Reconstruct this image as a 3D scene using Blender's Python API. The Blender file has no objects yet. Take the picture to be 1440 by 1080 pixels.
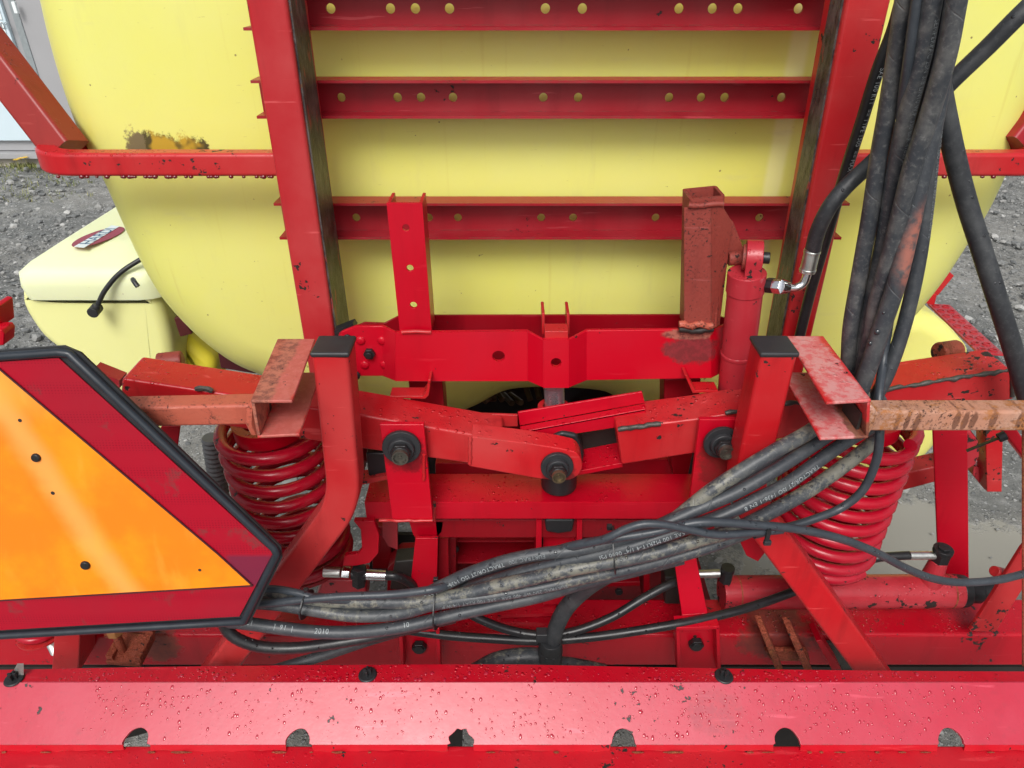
import bpy, bmesh, math, random
import numpy as np
from mathutils import Vector, Matrix, noise
random.seed(7); rng = np.random.default_rng(7)
S = bpy.context.scene
C = S.collection

# ------------------------------------------------------------------ camera, sky, sun, exposure
FOC = 998.0
PITCH = math.radians(31.0)
CAM = Vector((0, 0, 1.70))
cp, sp = math.cos(PITCH), math.sin(PITCH)
cd = bpy.data.cameras.new('camera'); cam = bpy.data.objects.new('camera', cd); C.objects.link(cam)
cam.location = CAM; cam.rotation_euler = (math.pi/2 - PITCH, 0, 0)
cd.sensor_width = 36; cd.lens = 36*FOC/1440; cd.clip_start = 0.02; cd.clip_end = 800
S.camera = cam
W = bpy.data.worlds.new('World'); S.world = W; W.use_nodes = True
nt = W.node_tree; nt.nodes.clear()
sky = nt.nodes.new('ShaderNodeTexSky'); sky.sky_type = 'NISHITA'; sky.sun_disc = False
SUN_EL, SUN_ROT = math.radians(47), math.radians(190)
sky.sun_elevation = SUN_EL; sky.sun_rotation = SUN_ROT; sky.dust_density = 4; sky.ozone_density = 1
hs = nt.nodes.new('ShaderNodeHueSaturation'); hs.inputs['Saturation'].default_value = 0.22
bg = nt.nodes.new('ShaderNodeBackground'); bg.inputs['Strength'].default_value = 0.115
wo = nt.nodes.new('ShaderNodeOutputWorld')
nt.links.new(sky.outputs[0], hs.inputs['Color']); nt.links.new(hs.outputs[0], bg.inputs[0]); nt.links.new(bg.outputs[0], wo.inputs[0])
sd = bpy.data.lights.new('sun', 'SUN'); sd.energy = 1.5; sd.angle = math.radians(24); sd.color = (1, .97, .93)
so = bpy.data.objects.new('sun', sd); C.objects.link(so)
# sky sun_rotation: azimuth clockwise from +Y
sdir = Vector((math.sin(SUN_ROT)*math.cos(SUN_EL), math.cos(SUN_ROT)*math.cos(SUN_EL), math.sin(SUN_EL)))
so.rotation_euler = sdir.to_track_quat('Z', 'Y').to_euler(); so.location = (0, 0, 8)
S.view_settings.view_transform = 'Standard'; S.view_settings.look = 'None'
S.view_settings.exposure = 0.32; S.view_settings.gamma = 1; S.view_settings.use_curve_mapping = False
S.render.engine = 'CYCLES'
S.cycles.max_bounces = 6; S.cycles.transmission_bounces = 6; S.cycles.caustics_refractive = False

# ------------------------------------------------------------------ layout helpers (a point of the place seen at a pixel)
def ray(px, py):
    u = (px-720)/FOC; v = (540-py)/FOC
    return Vector((u, cp+sp*v, -sp+cp*v))
def P(px, py, Y):
    d = ray(px, py); return CAM + d*(Y/d.y)
def PZ(px, py, z):
    d = ray(px, py); return CAM + d*((z-CAM.z)/d.z)
def dist_px(px, py, Y, r):            # metres of r pixels at that place
    d = ray(px, py); return r*(Y/d.y)/FOC

# ------------------------------------------------------------------ materials
def M(name):
    m = bpy.data.materials.new(name); m.use_nodes = True
    n = m.node_tree.nodes; n.clear()
    return m, m.node_tree
class G:
    def __init__(s, name):
        s.m, s.t = M(name)
        s.out = s.t.nodes.new('ShaderNodeOutputMaterial'); s.b = s.t.nodes.new('ShaderNodeBsdfPrincipled')
        s.t.links.new(s.b.outputs[0], s.out.inputs[0])
        s.tc = s.t.nodes.new('ShaderNodeTexCoord'); s.obj = s.tc.outputs['Object']; s.uv = s.tc.outputs['UV']
    def L(s, a, b): s.t.links.new(a, b)
    def setv(s, sock, v):
        if hasattr(v, 'links') or isinstance(v, bpy.types.NodeSocket): s.L(v, sock)
        else:
            if isinstance(v, (tuple, list)) and len(v) == 3 and sock.type == 'RGBA': v = (*v, 1)
            sock.default_value = v
    def noise(s, scale, detail=4, rough=.55, vec=None, dist=0, col=False):
        n = s.t.nodes.new('ShaderNodeTexNoise'); s.L(vec or s.obj, n.inputs['Vector'])
        n.inputs['Scale'].default_value = scale; n.inputs['Detail'].default_value = detail
        n.inputs['Roughness'].default_value = rough; n.inputs['Distortion'].default_value = dist
        return n.outputs['Color' if col else 'Fac']
    def mapping(s, scale=(1, 1, 1), loc=(0, 0, 0), vec=None, rot=(0, 0, 0)):
        n = s.t.nodes.new('ShaderNodeMapping'); s.L(vec or s.obj, n.inputs[0])
        n.inputs['Location'].default_value = loc; n.inputs['Scale'].default_value = scale; n.inputs['Rotation'].default_value = rot
        return n.outputs[0]
    def math(s, op, a, b=0.0, c=None, clamp=False):
        n = s.t.nodes.new('ShaderNodeMath'); n.operation = op; n.use_clamp = clamp
        s.setv(n.inputs[0], a); s.setv(n.inputs[1], b)
        if c is not None: s.setv(n.inputs[2], c)
        return n.outputs[0]
    def step(s, x, lo, hi, a=0.0, b=1.0):
        n = s.t.nodes.new('ShaderNodeMapRange'); n.interpolation_type = 'SMOOTHSTEP'
        s.setv(n.inputs[0], x)
        for i, v in enumerate((lo, hi, a, b)): n.inputs[i+1].default_value = v
        return n.outputs[0]
    def mix(s, f, a, b):
        n = s.t.nodes.new('ShaderNodeMix'); n.data_type = 'RGBA'; n.clamp_factor = True
        s.setv(n.inputs[0], f); s.setv(n.inputs[6], a); s.setv(n.inputs[7], b)
        return n.outputs[2]
    def voro(s, scale, feat='F1', vec=None, rnd=1):
        n = s.t.nodes.new('ShaderNodeTexVoronoi'); n.feature = feat; s.L(vec or s.obj, n.inputs['Vector'])
        n.inputs['Scale'].default_value = scale; n.inputs['Randomness'].default_value = rnd
        return n
    def sep(s, v):
        n = s.t.nodes.new('ShaderNodeSeparateXYZ'); s.L(v, n.inputs[0]); return n.outputs
    def normal_z(s):
        g = s.t.nodes.new('ShaderNodeNewGeometry'); return s.sep(g.outputs['Normal'])[2]
    def bump(s, h, dist=.001, strength=1, prev=None):
        n = s.t.nodes.new('ShaderNodeBump'); n.inputs['Distance'].default_value = dist; n.inputs['Strength'].default_value = strength
        s.setv(n.inputs['Height'], h)
        if prev: s.L(prev, n.inputs['Normal'])
        return n.outputs[0]
    def set(s, **k):
        for a, v in k.items():
            nm = {'col': 'Base Color', 'rough': 'Roughness', 'metal': 'Metallic', 'normal': 'Normal', 'coat': 'Coat Weight', 'coatr': 'Coat Roughness',
                  'spec': 'Specular IOR Level', 'trans': 'Transmission Weight', 'ior': 'IOR', 'sss': 'Subsurface Weight'}[a]
            s.setv(s.b.inputs[nm], v)
        return s.m
    def window(s, comp, lo, hi, soft):       # 1 between lo and hi
        return s.math('MULTIPLY', s.step(comp, lo-soft, lo+soft), s.step(comp, hi-soft, hi+soft, 1, 0))

def paint(name, base, fade, rough=.34, chips=.0, rust=.0, grime=.25, drops=.6, grain=0.0, rustcol=(.16, .05, .02), chipcol=(.025, .018, .016), wear=.35, fadeamt=.8, speck=0.0, patches=(), spec=.36, coat=.08):
    g = G(name)
    n1 = g.noise(5, 5); n2 = g.noise(27, 8, .7); n3 = g.noise(140, 4, .6)
    f = g.math('MULTIPLY', g.step(n1, .38, .72), fadeamt)
    col = g.mix(f, base, fade)
    # chalky cloudiness and vertical dirt runs
    dirt = g.noise(1, 5, .6, g.mapping((28, 28, 4)))
    dk = tuple(c*.45 for c in base)
    col = g.mix(g.math('MULTIPLY', g.step(dirt, .5, .78), grime), col, dk)
    sc = g.noise(1, 3, .5, g.mapping((9, 60, 120), rot=(.3, .5, .2)))
    col = g.mix(g.math('MULTIPLY', g.step(sc, .66, .72), wear*.5), col, tuple(min(1, c*1.5+.05) for c in fade))
    up = g.step(g.normal_z(), .3, .9)
    mud = g.math('MULTIPLY', g.step(g.noise(60, 6, .75), .52, .75), g.math('MULTIPLY', up, .22))
    col = g.mix(mud, col, (.13, .02, .03))
    rgh = g.math('ADD', g.math('MULTIPLY', n2, .22), rough-.11)
    for (c_, rx, rz, pc, pc2, amt) in patches:      # stains with a place of their own (centre in the thing's own metres)
        x_, y_, z_ = g.sep(g.obj)
        ux = g.math('DIVIDE', g.math('SUBTRACT', x_, c_[0]), rx); uz = g.math('DIVIDE', g.math('SUBTRACT', z_, c_[2]), rz)
        rr_ = g.math('ADD', g.math('MULTIPLY', ux, ux), g.math('MULTIPLY', uz, uz))
        rr_ = g.math('ADD', rr_, g.math('MULTIPLY', g.math('SUBTRACT', g.noise(38, 7, .72), .5), 2.6))
        pm = g.math('MULTIPLY', g.step(rr_, .55, 1.15, 1, 0), amt); col = g.mix(pm, col, g.mix(g.step(g.noise(70, 6, .75), .42, .6), pc, pc2))
        rgh = g.math('ADD', rgh, g.math('MULTIPLY', pm, .25))
    h = g.math('MULTIPLY', n3, .25+grain)
    if rust > 0:
        clus = g.math('ADD', g.math('MULTIPLY', n1, .5), g.math('MULTIPLY', g.noise(45, 8, .75), .5))
        rm = g.step(clus, .64-rust*.3, .68-rust*.3+.04)
        rc = g.mix(g.noise(90, 4), rustcol, tuple(c*2.1 for c in rustcol))
        col = g.mix(rm, col, rc); rgh = g.math('ADD', rgh, g.math('MULTIPLY', rm, .35)); h = g.math('ADD', h, g.math('MULTIPLY', rm, -.5))
    if chips > 0:
        clus = g.math('ADD', g.math('MULTIPLY', g.noise(9, 3), .45), g.math('MULTIPLY', g.noise(70, 5, .6), .55))
        cm = g.step(clus, .675-chips*.17, .685-chips*.17)
        col = g.mix(cm, col, chipcol); rgh = g.math('ADD', rgh, g.math('MULTIPLY', cm, .25)); h = g.math('SUBTRACT', h, cm)
    if speck > 0:
        sk = g.math('MULTIPLY', g.step(g.noise(230, 4, .7), .60-speck*.12, .66-speck*.12), g.step(g.noise(14, 4, .6), .40, .56)); col = g.mix(g.math('MULTIPLY', sk, .85), col, (.05, .022, .018)); h = g.math('SUBTRACT', h, g.math('MULTIPLY', sk, .6)); rgh = g.math('ADD', rgh, g.math('MULTIPLY', sk, .2))
    # worn edges
    if wear > .45:
      bv = g.t.nodes.new('ShaderNodeBevel'); bv.samples = 3; bv.inputs['Radius'].default_value = .004
      ge = g.t.nodes.new('ShaderNodeNewGeometry')
      dt = g.t.nodes.new('ShaderNodeVectorMath'); dt.operation = 'DOT_PRODUCT'; g.L(bv.outputs[0], dt.inputs[0]); g.L(ge.outputs['Normal'], dt.inputs[1])
      em = g.math('MULTIPLY', g.step(dt.outputs['Value'], .80, .93, 1, 0), g.step(g.noise(34, 5, .7), .50, .56))
      col = g.mix(g.math('MULTIPLY', em, wear), col, tuple(c*.6+.03 for c in rustcol))
    if drops > 0:
        v = g.voro(95); vc = g.sep(v.outputs['Color'])
        d1 = g.math('MULTIPLY', g.step(v.outputs['Distance'], .16, .34, 1, 0), g.step(vc[0], .50, .54))
        v2 = g.voro(210); vc2 = g.sep(v2.outputs['Color'])
        d2 = g.math('MULTIPLY', g.step(v2.outputs['Distance'], .15, .36, 1, 0), g.step(vc2[1], .55, .6))
        dd = g.math('MULTIPLY', g.math('MAXIMUM', d1, g.math('MULTIPLY', d2, .5)), g.math('MULTIPLY', g.step(g.normal_z(), .1, .6), drops))
        dd = g.math('MULTIPLY', dd, g.step(g.noise(7, 3), .38, .55))
        rgh = g.math('SUBTRACT', rgh, g.math('MULTIPLY', dd, .3), clamp=True)
        nn = g.bump(h, .0006); nn = g.bump(dd, .0018, 1, nn)
    else: nn = g.bump(h, .0006+grain*.001)
    return g.set(col=col, rough=rgh, normal=nn, spec=spec, coat=coat, coatr=.22)

MT = {}
MT['crimson'] = paint('crimson_paint', (.48, .001, .013), (.50, .006, .022), .32, chips=.18, grime=.25, drops=.9, fadeamt=.6, wear=.3, spec=.27, coat=.03)
MT['crimson_shaded'] = paint('recess_shaded_crimson_paint', (.26, .001, .007), (.28, .006, .014), .36, chips=.25, grime=.5, drops=.5, wear=.3)  # crimson darkened for recessed parts, their shade put into the colour
MT['coral'] = paint('faded_red_paint', (.48, .009, .014), (.50, .050, .048), .34, chips=.38, grime=.5, drops=.95, wear=.75)
MT['rail'] = paint('dusty_red_paint', (.31, .005, .014), (.34, .035, .042), .42, chips=.2, rust=.0, grime=.35, drops=.2, wear=.75)
MT['upright'] = paint('worn_red_paint', (.42, .012, .018), (.48, .062, .062), .38, chips=.3, grime=.55, drops=.15, wear=.8)
MT['beam'] = paint('wet_red_paint', (.44, .003, .014), (.42, .012, .022), .24, chips=.3, grime=.4, drops=.9, wear=.3)
MT['spring'] = paint('spring_red_paint', (.44, .004, .020), (.44, .018, .036), .24, chips=.25, grime=.2, drops=0, wear=.0)
MT['primer'] = paint('red_oxide_paint', (.27, .045, .032), (.22, .032, .025), .58, chips=.42, rust=.12, grime=.5, drops=.2, grain=1.5, wear=.8, speck=.25)
MT['salmon'] = paint('salmon_rusty_paint', (.46, .10, .06), (.42, .15, .10), .5, chips=.4, rust=.34, grime=.45, drops=.2, grain=1, rustcol=(.20, .08, .04), wear=.9, speck=.35)
MT['rusty'] = paint('flaking_rusty_paint', (.46, .19, .11), (.52, .36, .28), .6, chips=.3, rust=.50, grime=.9, drops=.3, grain=1.6, rustcol=(.22, .085, .028), wear=.8, speck=.4)
MT['rustlug'] = paint('brown_rusted_steel', (.34, .070, .035), (.22, .045, .025), .65, chips=.5, rust=.45, grime=.4, drops=0, grain=2, wear=.3)
MT['cylpaint'] = paint('cylinder_red_paint', (.42, .022, .034), (.46, .055, .066), .32, chips=.5, grime=.25, drops=.5, wear=.3)
MT['bumper'] = paint('bumper_red_paint', (.48, .008, .036), (.52, .040, .080), .36, spec=.75, coat=.14, chips=.18, grime=.15, drops=0, wear=.7, fadeamt=.6, patches=((P(1010, 1025, .71)-P(720, 1045, .72), .05, .02, (.30, .03, .05), (.45, .03, .05), .5),))
MT['bumper_low'] = paint('lower_red_paint', (.52, .005, .016), (.50, .018, .026), .34, chips=.25, grime=.2, drops=.3, wear=.5)

def greasy():
    g = G('greasy_worn_steel')
    st = g.noise(1, 8, .72, g.mapping((60, 60, 26)))
    col = g.mix(g.step(st, .36, .66), (.022, .019, .018), (.13, .115, .11))
    ed = g.noise(1, 5, .6, g.mapping((45, 45, 18), loc=(3, 1, 2)))
    col = g.mix(g.step(ed, .60, .66), col, (.30, .05, .05))
    col = g.mix(g.step(g.noise(80, 5, .7), .60, .66), col, (.13, .065, .03))
    return g.set(col=col, rough=.42, spec=.5, metal=.2, normal=g.bump(g.math('ADD', st, g.noise(150, 3)), .0012))
MT['greasy'] = greasy()

def simple(name, col, rough=.5, metal=0, var=.25, scale=30, bump=.0003, spec=.5):
    g = G(name); n = g.noise(scale, 6, .6)
    c = g.mix(n, tuple(x*(1-var) for x in col), tuple(min(1, x*(1+var)) for x in col))
    return g.set(col=c, rough=g.math('ADD', g.math('MULTIPLY', g.noise(scale*2, 4), .25), rough-.12), metal=metal, normal=g.bump(n, bump), spec=spec)
MT['black'] = simple('black_rubber', (.016, .017, .019), .42, var=.5)
MT['blackdull'] = simple('dull_black_plastic', (.022, .023, .026), .5, var=.4)
MT['blacksteel'] = simple('blackened_bolt_steel', (.03, .03, .032), .35, metal=.5, var=.5, scale=90, bump=.001)
MT['weld'] = simple('bare_weathered_steel', (.075, .07, .062), .5, metal=.4, var=.6, scale=70, bump=.002)
MT['chrome'] = simple('chrome', (.75, .76, .78), .16, metal=1, var=.1)
MT['zinc'] = simple('zinc_plated_steel', (.62, .63, .60), .34, metal=1, var=.25, scale=60)
MT['stud'] = simple('dull_stud', (.13, .12, .10), .4, metal=.7, var=.6, scale=120)
MT['brass'] = simple('yellowed_zinc', (.20, .16, .10), .4, metal=.8, var=.4, scale=80)
MT['darkvoid'] = simple('dark_metal_and_gap_shade', (.02, .017, .015), .55, var=.5, scale=40)  # near-black for dark metal parts and for painted shade in gaps

def plastic(name, c1, c2, stain=None, sss=.3, det=False):
    g = G(name)
    f = g.noise(2.2, 4); col = g.mix(g.step(f, .35, .7), c1, c2)
    sm = g.noise(1, 6, .65, g.mapping((14, 14, 3)))
    col = g.mix(g.math('MULTIPLY', g.step(sm, .56, .8), .22), col, (.50, .45, .24))
    sp = g.noise(85, 2, .5); col = g.mix(g.math('MULTIPLY', g.step(sp, .78, .80), .7), col, (.2, .13, .04))
    if stain:
        for (cx0, cx1, cz0, cz1, dark) in stain:
            x, y, z = g.sep(g.obj)
            wob = g.math('MULTIPLY', g.math('SUBTRACT', g.noise(45, 4, .6), .5), .02)
            gz = g.step(z, cz0+.004, cz1+.012, .95, .15); gx = g.window(g.math('ADD', x, wob), cx0, cx1, .010)
            gx = g.math('MULTIPLY', gx, g.math('MULTIPLY', g.step(z, cz0-.012, cz0-.006), g.step(g.math('ADD', z, wob), cz1+.004, cz1+.014, 1, 0)))
            dn = g.math('MULTIPLY', g.math('ADD', gz, g.math('MULTIPLY', g.math('SUBTRACT', g.noise(22, 3), .5), 1.6)), gx)
            mk = g.math('MULTIPLY', g.step(g.math('ADD', dn, g.math('MULTIPLY', g.math('SUBTRACT', g.noise(170, 5, .75), .5), 1.3)), .26, .60), g.step(dn, .02, .2))
            sc = g.mix(g.step(g.noise(13, 3), .50, .58), dark, (.50, .30, .02))
            col = g.mix(g.math('MULTIPLY', mk, .93), col, sc)
    if det:
        x, y, z = g.sep(g.obj)
        sx = (P(1112, 120, 1.35)-Vector((.1, 2.0, .55))).x; sl = g.math('ADD', x, g.math('MULTIPLY', z, -.03))
        bd = g.math('MULTIPLY', g.window(g.math('ADD', x, g.math('MULTIPLY', g.noise(8, 3), .01)), sx-.012, sx+.02, .006), .5); col = g.mix(bd, col, (.86, .84, .45))
        sc_ = g.noise(1, 4, .6, g.mapping((40, 40, 260), rot=(0, .35, 0))); col = g.mix(g.math('MULTIPLY', g.step(sc_, .70, .73), .35), col, (.45, .40, .12))
        sm2 = g.noise(1, 5, .6, g.mapping((7, 7, 26))); col = g.mix(g.math('MULTIPLY', g.step(sm2, .62, .8), .22), col, (.55, .52, .32))
        run = g.noise(1, 3, .5, g.mapping((70, 70, 2.2))); col = g.mix(g.math('MULTIPLY', g.step(run, .62, .78), .22), col, (.60, .50, .10))
        pe = g.voro(26); pc_ = g.sep(pe.outputs['Color']); col = g.mix(g.math('MULTIPLY', g.math('MULTIPLY', g.step(pe.outputs['Distance'], .03, .06, 1, 0), g.step(pc_[0], .80, .82)), .8), col, (.16, .10, .04))
    n = g.bump(g.noise(25, 4), .0006)
    g.b.inputs['Subsurface Radius'].default_value = (.05, .045, .01); g.b.inputs['Subsurface Scale'].default_value = .4
    return g.set(col=col, rough=.42, normal=n, sss=sss, spec=.4)

def rubber(name, base=(.036, .041, .049), dust=(.10, .105, .105), dustamt=.5, mud=0, smear=0, wrap=1.0, rough=.42):
    g = G(name)
    u, v, _ = g.sep(g.uv)
    vec = g.mapping((1, 1, 1))
    st = g.noise(22, 6, .65)
    col = g.mix(g.math('MULTIPLY', g.step(st, .42, .72), dustamt), base, dust)
    fine = g.noise(160, 4, .7)
    col = g.mix(g.math('MULTIPLY', g.step(fine, .5, .75), dustamt*.6), col, tuple(c*1.5 for c in dust))
    if mud:
        mm = g.step(g.math('ADD', g.math('MULTIPLY', g.noise(14, 5, .6), .45), g.math('MULTIPLY', g.noise(90, 6, .75), .55)), .565-mud*.09, .64-mud*.09)
        mc = g.mix(g.noise(50, 5, .7), (.10, .10, .088), (.27, .255, .20))
        col = g.mix(g.math('MULTIPLY', mm, .85), col, mc)
    if smear:
        vd_ = g.t.nodes.new('ShaderNodeVectorMath'); vd_.operation = 'DISTANCE'; g.L(g.mapping((1, 1, .32)), vd_.inputs[0]); cc = P(1287, 350, .90); vd_.inputs[1].default_value = (cc.x, cc.y, cc.z*.32)
        sm = g.math('MULTIPLY', g.step(g.math('ADD', vd_.outputs['Value'], g.math('MULTIPLY', g.noise(60, 5), .01)), .016, .030, 1, 0), g.step(g.noise(90, 4), .3, .6))
        col = g.mix(g.math('MULTIPLY', sm, smear), col, (.40, .13, .09))
    # helical wrap marks from the curing tape
    ph = g.math('FRACT', g.math('ADD', g.math('MULTIPLY', v, 17.0), u))
    ln = g.math('MULTIPLY', g.step(g.math('ABSOLUTE', g.math('SUBTRACT', ph, .5)), 0.0, .03, 1, 0), g.math('MULTIPLY', g.step(g.noise(16, 3), .48, .6), wrap))
    col = g.mix(g.math('MULTIPLY', ln, .3), col, tuple(c*1.6 for c in dust))
    n = g.bump(g.math('ADD', g.math('MULTIPLY', ln, -.6), g.math('MULTIPLY', fine, .3)), .0008)
    vd = g.voro(120); c3 = g.sep(vd.outputs['Color'])
    d1 = g.math('MULTIPLY', g.step(vd.outputs['Distance'], .15, .32, 1, 0), g.step(c3[0], .82, .86))
    d1 = g.math('MULTIPLY', d1, g.step(g.normal_z(), .0, .4))
    n = g.bump(d1, .0016, 1, n)
    r = g.math('SUBTRACT', g.math('ADD', rough-.08, g.math('MULTIPLY', st, .2)), g.math('MULTIPLY', d1, .3), clamp=True)
    return g.set(col=col, rough=r, normal=n, spec=.5)
MT['hose'] = rubber('hydraulic_hose_rubber')
MT['hose_dusty'] = rubber('dusty_hose_rubber', dustamt=.9, dust=(.14, .14, .135))
MT['hose_mud'] = rubber('mud_caked_hose_rubber', mud=1.0, dustamt=.8)
MT['hose_mud2'] = rubber('mud_flecked_hose_rubber', mud=.45, dustamt=.7)
MT['hose_smear'] = rubber('red_smeared_hose_rubber', smear=.8, dustamt=.7)
MT['hose_new'] = rubber('smooth_black_hose_rubber', base=(.012, .012, .014), dustamt=.12, wrap=0, rough=.33)
MT['hose_plain'] = rubber('plain_hose_rubber', base=(.022, .024, .028), dustamt=.35, wrap=0, rough=.45)
MT['cable'] = rubber('grey_cable_sheath', base=(.035, .042, .052), dust=(.08, .09, .10), dustamt=.35, wrap=0, rough=.36)
MT['print'] = simple('white_print', (.32, .35, .36), .6, var=.3, scale=300)
MT['print_dim'] = simple('worn_white_print', (.20, .22, .23), .6, var=.5, scale=400)

# ------------------------------------------------------------------ mesh building
OFF = {}
def root(name, label, cat, loc, group=None):
    o = bpy.data.objects.new(name, None); C.objects.link(o); o.location = loc; o.empty_display_size = .05
    o['label'] = label; o['category'] = cat
    if group: o['group'] = group
    return o
def world_loc(o):
    v = Vector((0, 0, 0))
    while o: v += Vector(o.location); o = o.parent
    return v
class MB:
    def __init__(s): s.bm = bmesh.new(); s.uvl = s.bm.loops.layers.uv.new('UVMap')
    def poly(s, pts):
        return s.bm.faces.new([s.bm.verts.new(p) for p in pts])
    def prism(s, pts, vec):                  # polygon swept by a vector
        a = [s.bm.verts.new(p) for p in pts]; b = [s.bm.verts.new(Vector(p)+Vector(vec)) for p in pts]
        s.bm.faces.new(a); s.bm.faces.new(b[::-1]); n = len(a)
        for i in range(n): s.bm.faces.new((a[i], b[i], b[(i+1) % n], a[(i+1) % n]))
        return s
    def slab(s, pts, th):                    # plate of thickness th, growing away from the camera side
        pts = [Vector(p) for p in pts]; n = Vector((0, 0, 0))
        for i in range(len(pts)):
            a, b = pts[i], pts[(i+1) % len(pts)]; n += a.cross(b)
        n.normalize(); c = sum(pts, Vector())/len(pts)
        if n.dot(c-CAM) < 0: n = -n
        return s.prism(pts, n*th)
    def px(s, quad, Y, depth): return s.prism([P(x, y, Y) for x, y in quad], (0, depth, 0))
    def box(s, c, size, R=None):
        m = Matrix.LocRotScale(Vector(c), R or Matrix.Identity(3).to_quaternion(), Vector(size))
        bmesh.ops.create_cube(s.bm, size=1, matrix=m); return s
    def strip(s, cols, th):                  # bent sheet: columns (px, ytop, ybot, Y)
        v = []
        for a in cols:
            t, u = P(a[0], a[1], a[3]), P(a[0], a[2], a[3]); w = Vector((0, th, 0)); v.append([s.bm.verts.new(p) for p in (t, u, u+w, t+w)])
        for a, b in zip(v[:-1], v[1:]):
            for k in range(4): s.bm.faces.new((a[k], a[(k+1) % 4], b[(k+1) % 4], b[k]))
        s.bm.faces.new(v[0]); s.bm.faces.new(v[-1][::-1]); return s
    def cyl(s, p0, p1, r, r2=None, n=24, caps=True):
        p0, p1 = Vector(p0), Vector(p1); d = p1-p0; r2 = r if r2 is None else r2
        q = d.to_track_quat('Z', 'Y').to_matrix()
        A, B = [], []
        for i in range(n):
            a = 2*math.pi*i/n; w = q @ Vector((math.cos(a), math.sin(a), 0))
            A.append(s.bm.verts.new(p0+w*r)); B.append(s.bm.verts.new(p1+w*r2))
        for i in range(n): s.bm.faces.new((A[i], A[(i+1) % n], B[(i+1) % n], B[i]))
        if caps: s.bm.faces.new(A[::-1]); s.bm.faces.new(B)
        return s
    def ring(s, p0, p1, ro, ri, n=28):
        p0, p1 = Vector(p0), Vector(p1); q = (p1-p0).to_track_quat('Z', 'Y').to_matrix(); L = []
        for p, r in ((p0, ro), (p1, ro), (p1, ri), (p0, ri)):
            L.append([s.bm.verts.new(p+(q @ Vector((math.cos(2*math.pi*i/n), math.sin(2*math.pi*i/n), 0)))*r) for i in range(n)])
        for k in range(4):
            for i in range(n): s.bm.faces.new((L[k][i], L[k][(i+1) % n], L[(k+1) % 4][(i+1) % n], L[(k+1) % 4][i]))
        return s
    def tube(s, path, r, n=14, caps=True, bumps=0):
        path = [Vector(p) for p in path]; N = len(path); rings = []
        T = [(path[min(i+1, N-1)]-path[max(i-1, 0)]).normalized() for i in range(N)]
        up = (CAM-path[0]); up = (up-T[0]*up.dot(T[0])).normalized(); ln = 0; vs = []
        for i in range(N):
            up = (up-T[i]*up.dot(T[i])).normalized(); bn = T[i].cross(up)
            if i: ln += (path[i]-path[i-1]).length
            rr = r(i/(N-1)) if callable(r) else r
            if bumps: rr *= 1+bumps*(i % 2)
            rings.append([s.bm.verts.new(path[i]+(up*math.cos(2*math.pi*k/n)+bn*math.sin(2*math.pi*k/n))*rr) for k in range(n)]); vs.append(ln)
        for i in range(N-1):
            for k in range(n):
                f = s.bm.faces.new((rings[i][k], rings[i][(k+1) % n], rings[i+1][(k+1) % n], rings[i+1][k]))
                for l, uv in zip(f.loops, ((k/n, vs[i]), ((k+1)/n, vs[i]), ((k+1)/n, vs[i+1]), (k/n, vs[i+1]))): l[s.uvl].uv = uv
        if caps: s.bm.faces.new(rings[0][::-1]); s.bm.faces.new(rings[-1])
        return s
    def sweep(s, path, prof, up, inner=None, caps=True):   # profile (list of (side, up)) carried along a path, optional hollow
        path = [Vector(p) for p in path]; N = len(path); up = Vector(up).normalized()
        def rings(pf):
            R = []
            for i in range(N):
                d0 = (path[i]-path[i-1]).normalized() if i else None
                d1 = (path[i+1]-path[i]).normalized() if i < N-1 else None
                if d0 is None: d0 = d1
                if d1 is None: d1 = d0
                T = (d0+d1).normalized(); sc = 1/max(.3, T.dot(d0))
                side = T.cross(up).normalized(); u2 = side.cross(T).normalized()
                # bend lies in plane of side or up
                bend = (d1-d0)
                R.append([s.bm.verts.new(path[i]+side*a*(sc if abs(bend.dot(side)) > abs(bend.dot(u2)) else 1)+u2*b*(sc if abs(bend.dot(u2)) > abs(bend.dot(side)) else 1)) for a, b in pf])
            return R
        R = rings(prof); n = len(prof)
        for i in range(N-1):
            for k in range(n): s.bm.faces.new((R[i][k], R[i][(k+1) % n], R[i+1][(k+1) % n], R[i+1][k]))
        if inner:
            Q = rings(inner)
            for i in range(N-1):
                for k in range(n): s.bm.faces.new((Q[i][k], Q[i+1][k], Q[i+1][(k+1) % n], Q[i][(k+1) % n]))
            for e in (0, N-1):
                for k in range(n): s.bm.faces.new((R[e][k], R[e][(k+1) % n], Q[e][(k+1) % n], Q[e][k]))
        elif caps: s.bm.faces.new(R[0][::-1]); s.bm.faces.new(R[-1])
        return s
    def plate(s, outline, holes, th, org, au, av, bevel=0):   # flat plate with real holes, in a frame
        cu = bpy.data.curves.new('tmp', 'CURVE'); cu.dimensions = '2D'; cu.fill_mode = 'BOTH'; cu.extrude = th/2; cu.bevel_depth = bevel
        for pts in [outline]+holes:
            sl = cu.splines.new('POLY'); sl.points.add(len(pts)-1)
            for p, q in zip(sl.points, pts): p.co = (q[0], q[1], 0, 1)
            sl.use_cyclic_u = True
        o = bpy.data.objects.new('tmp', cu); C.objects.link(o)
        dg = bpy.context.evaluated_depsgraph_get(); me = bpy.data.meshes.new_from_object(o.evaluated_get(dg))
        au, av = Vector(au).normalized(), Vector(av).normalized(); aw = au.cross(av)
        org = Vector(org); vs = [s.bm.verts.new(org+au*v.co.x+av*v.co.y+aw*v.co.z) for v in me.vertices]
        for f in me.polygons:
            try: s.bm.faces.new([vs[i] for i in f.vertices])
            except ValueError: pass
        bpy.data.objects.remove(o); bpy.data.curves.remove(cu); bpy.data.meshes.remove(me); return s
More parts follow.
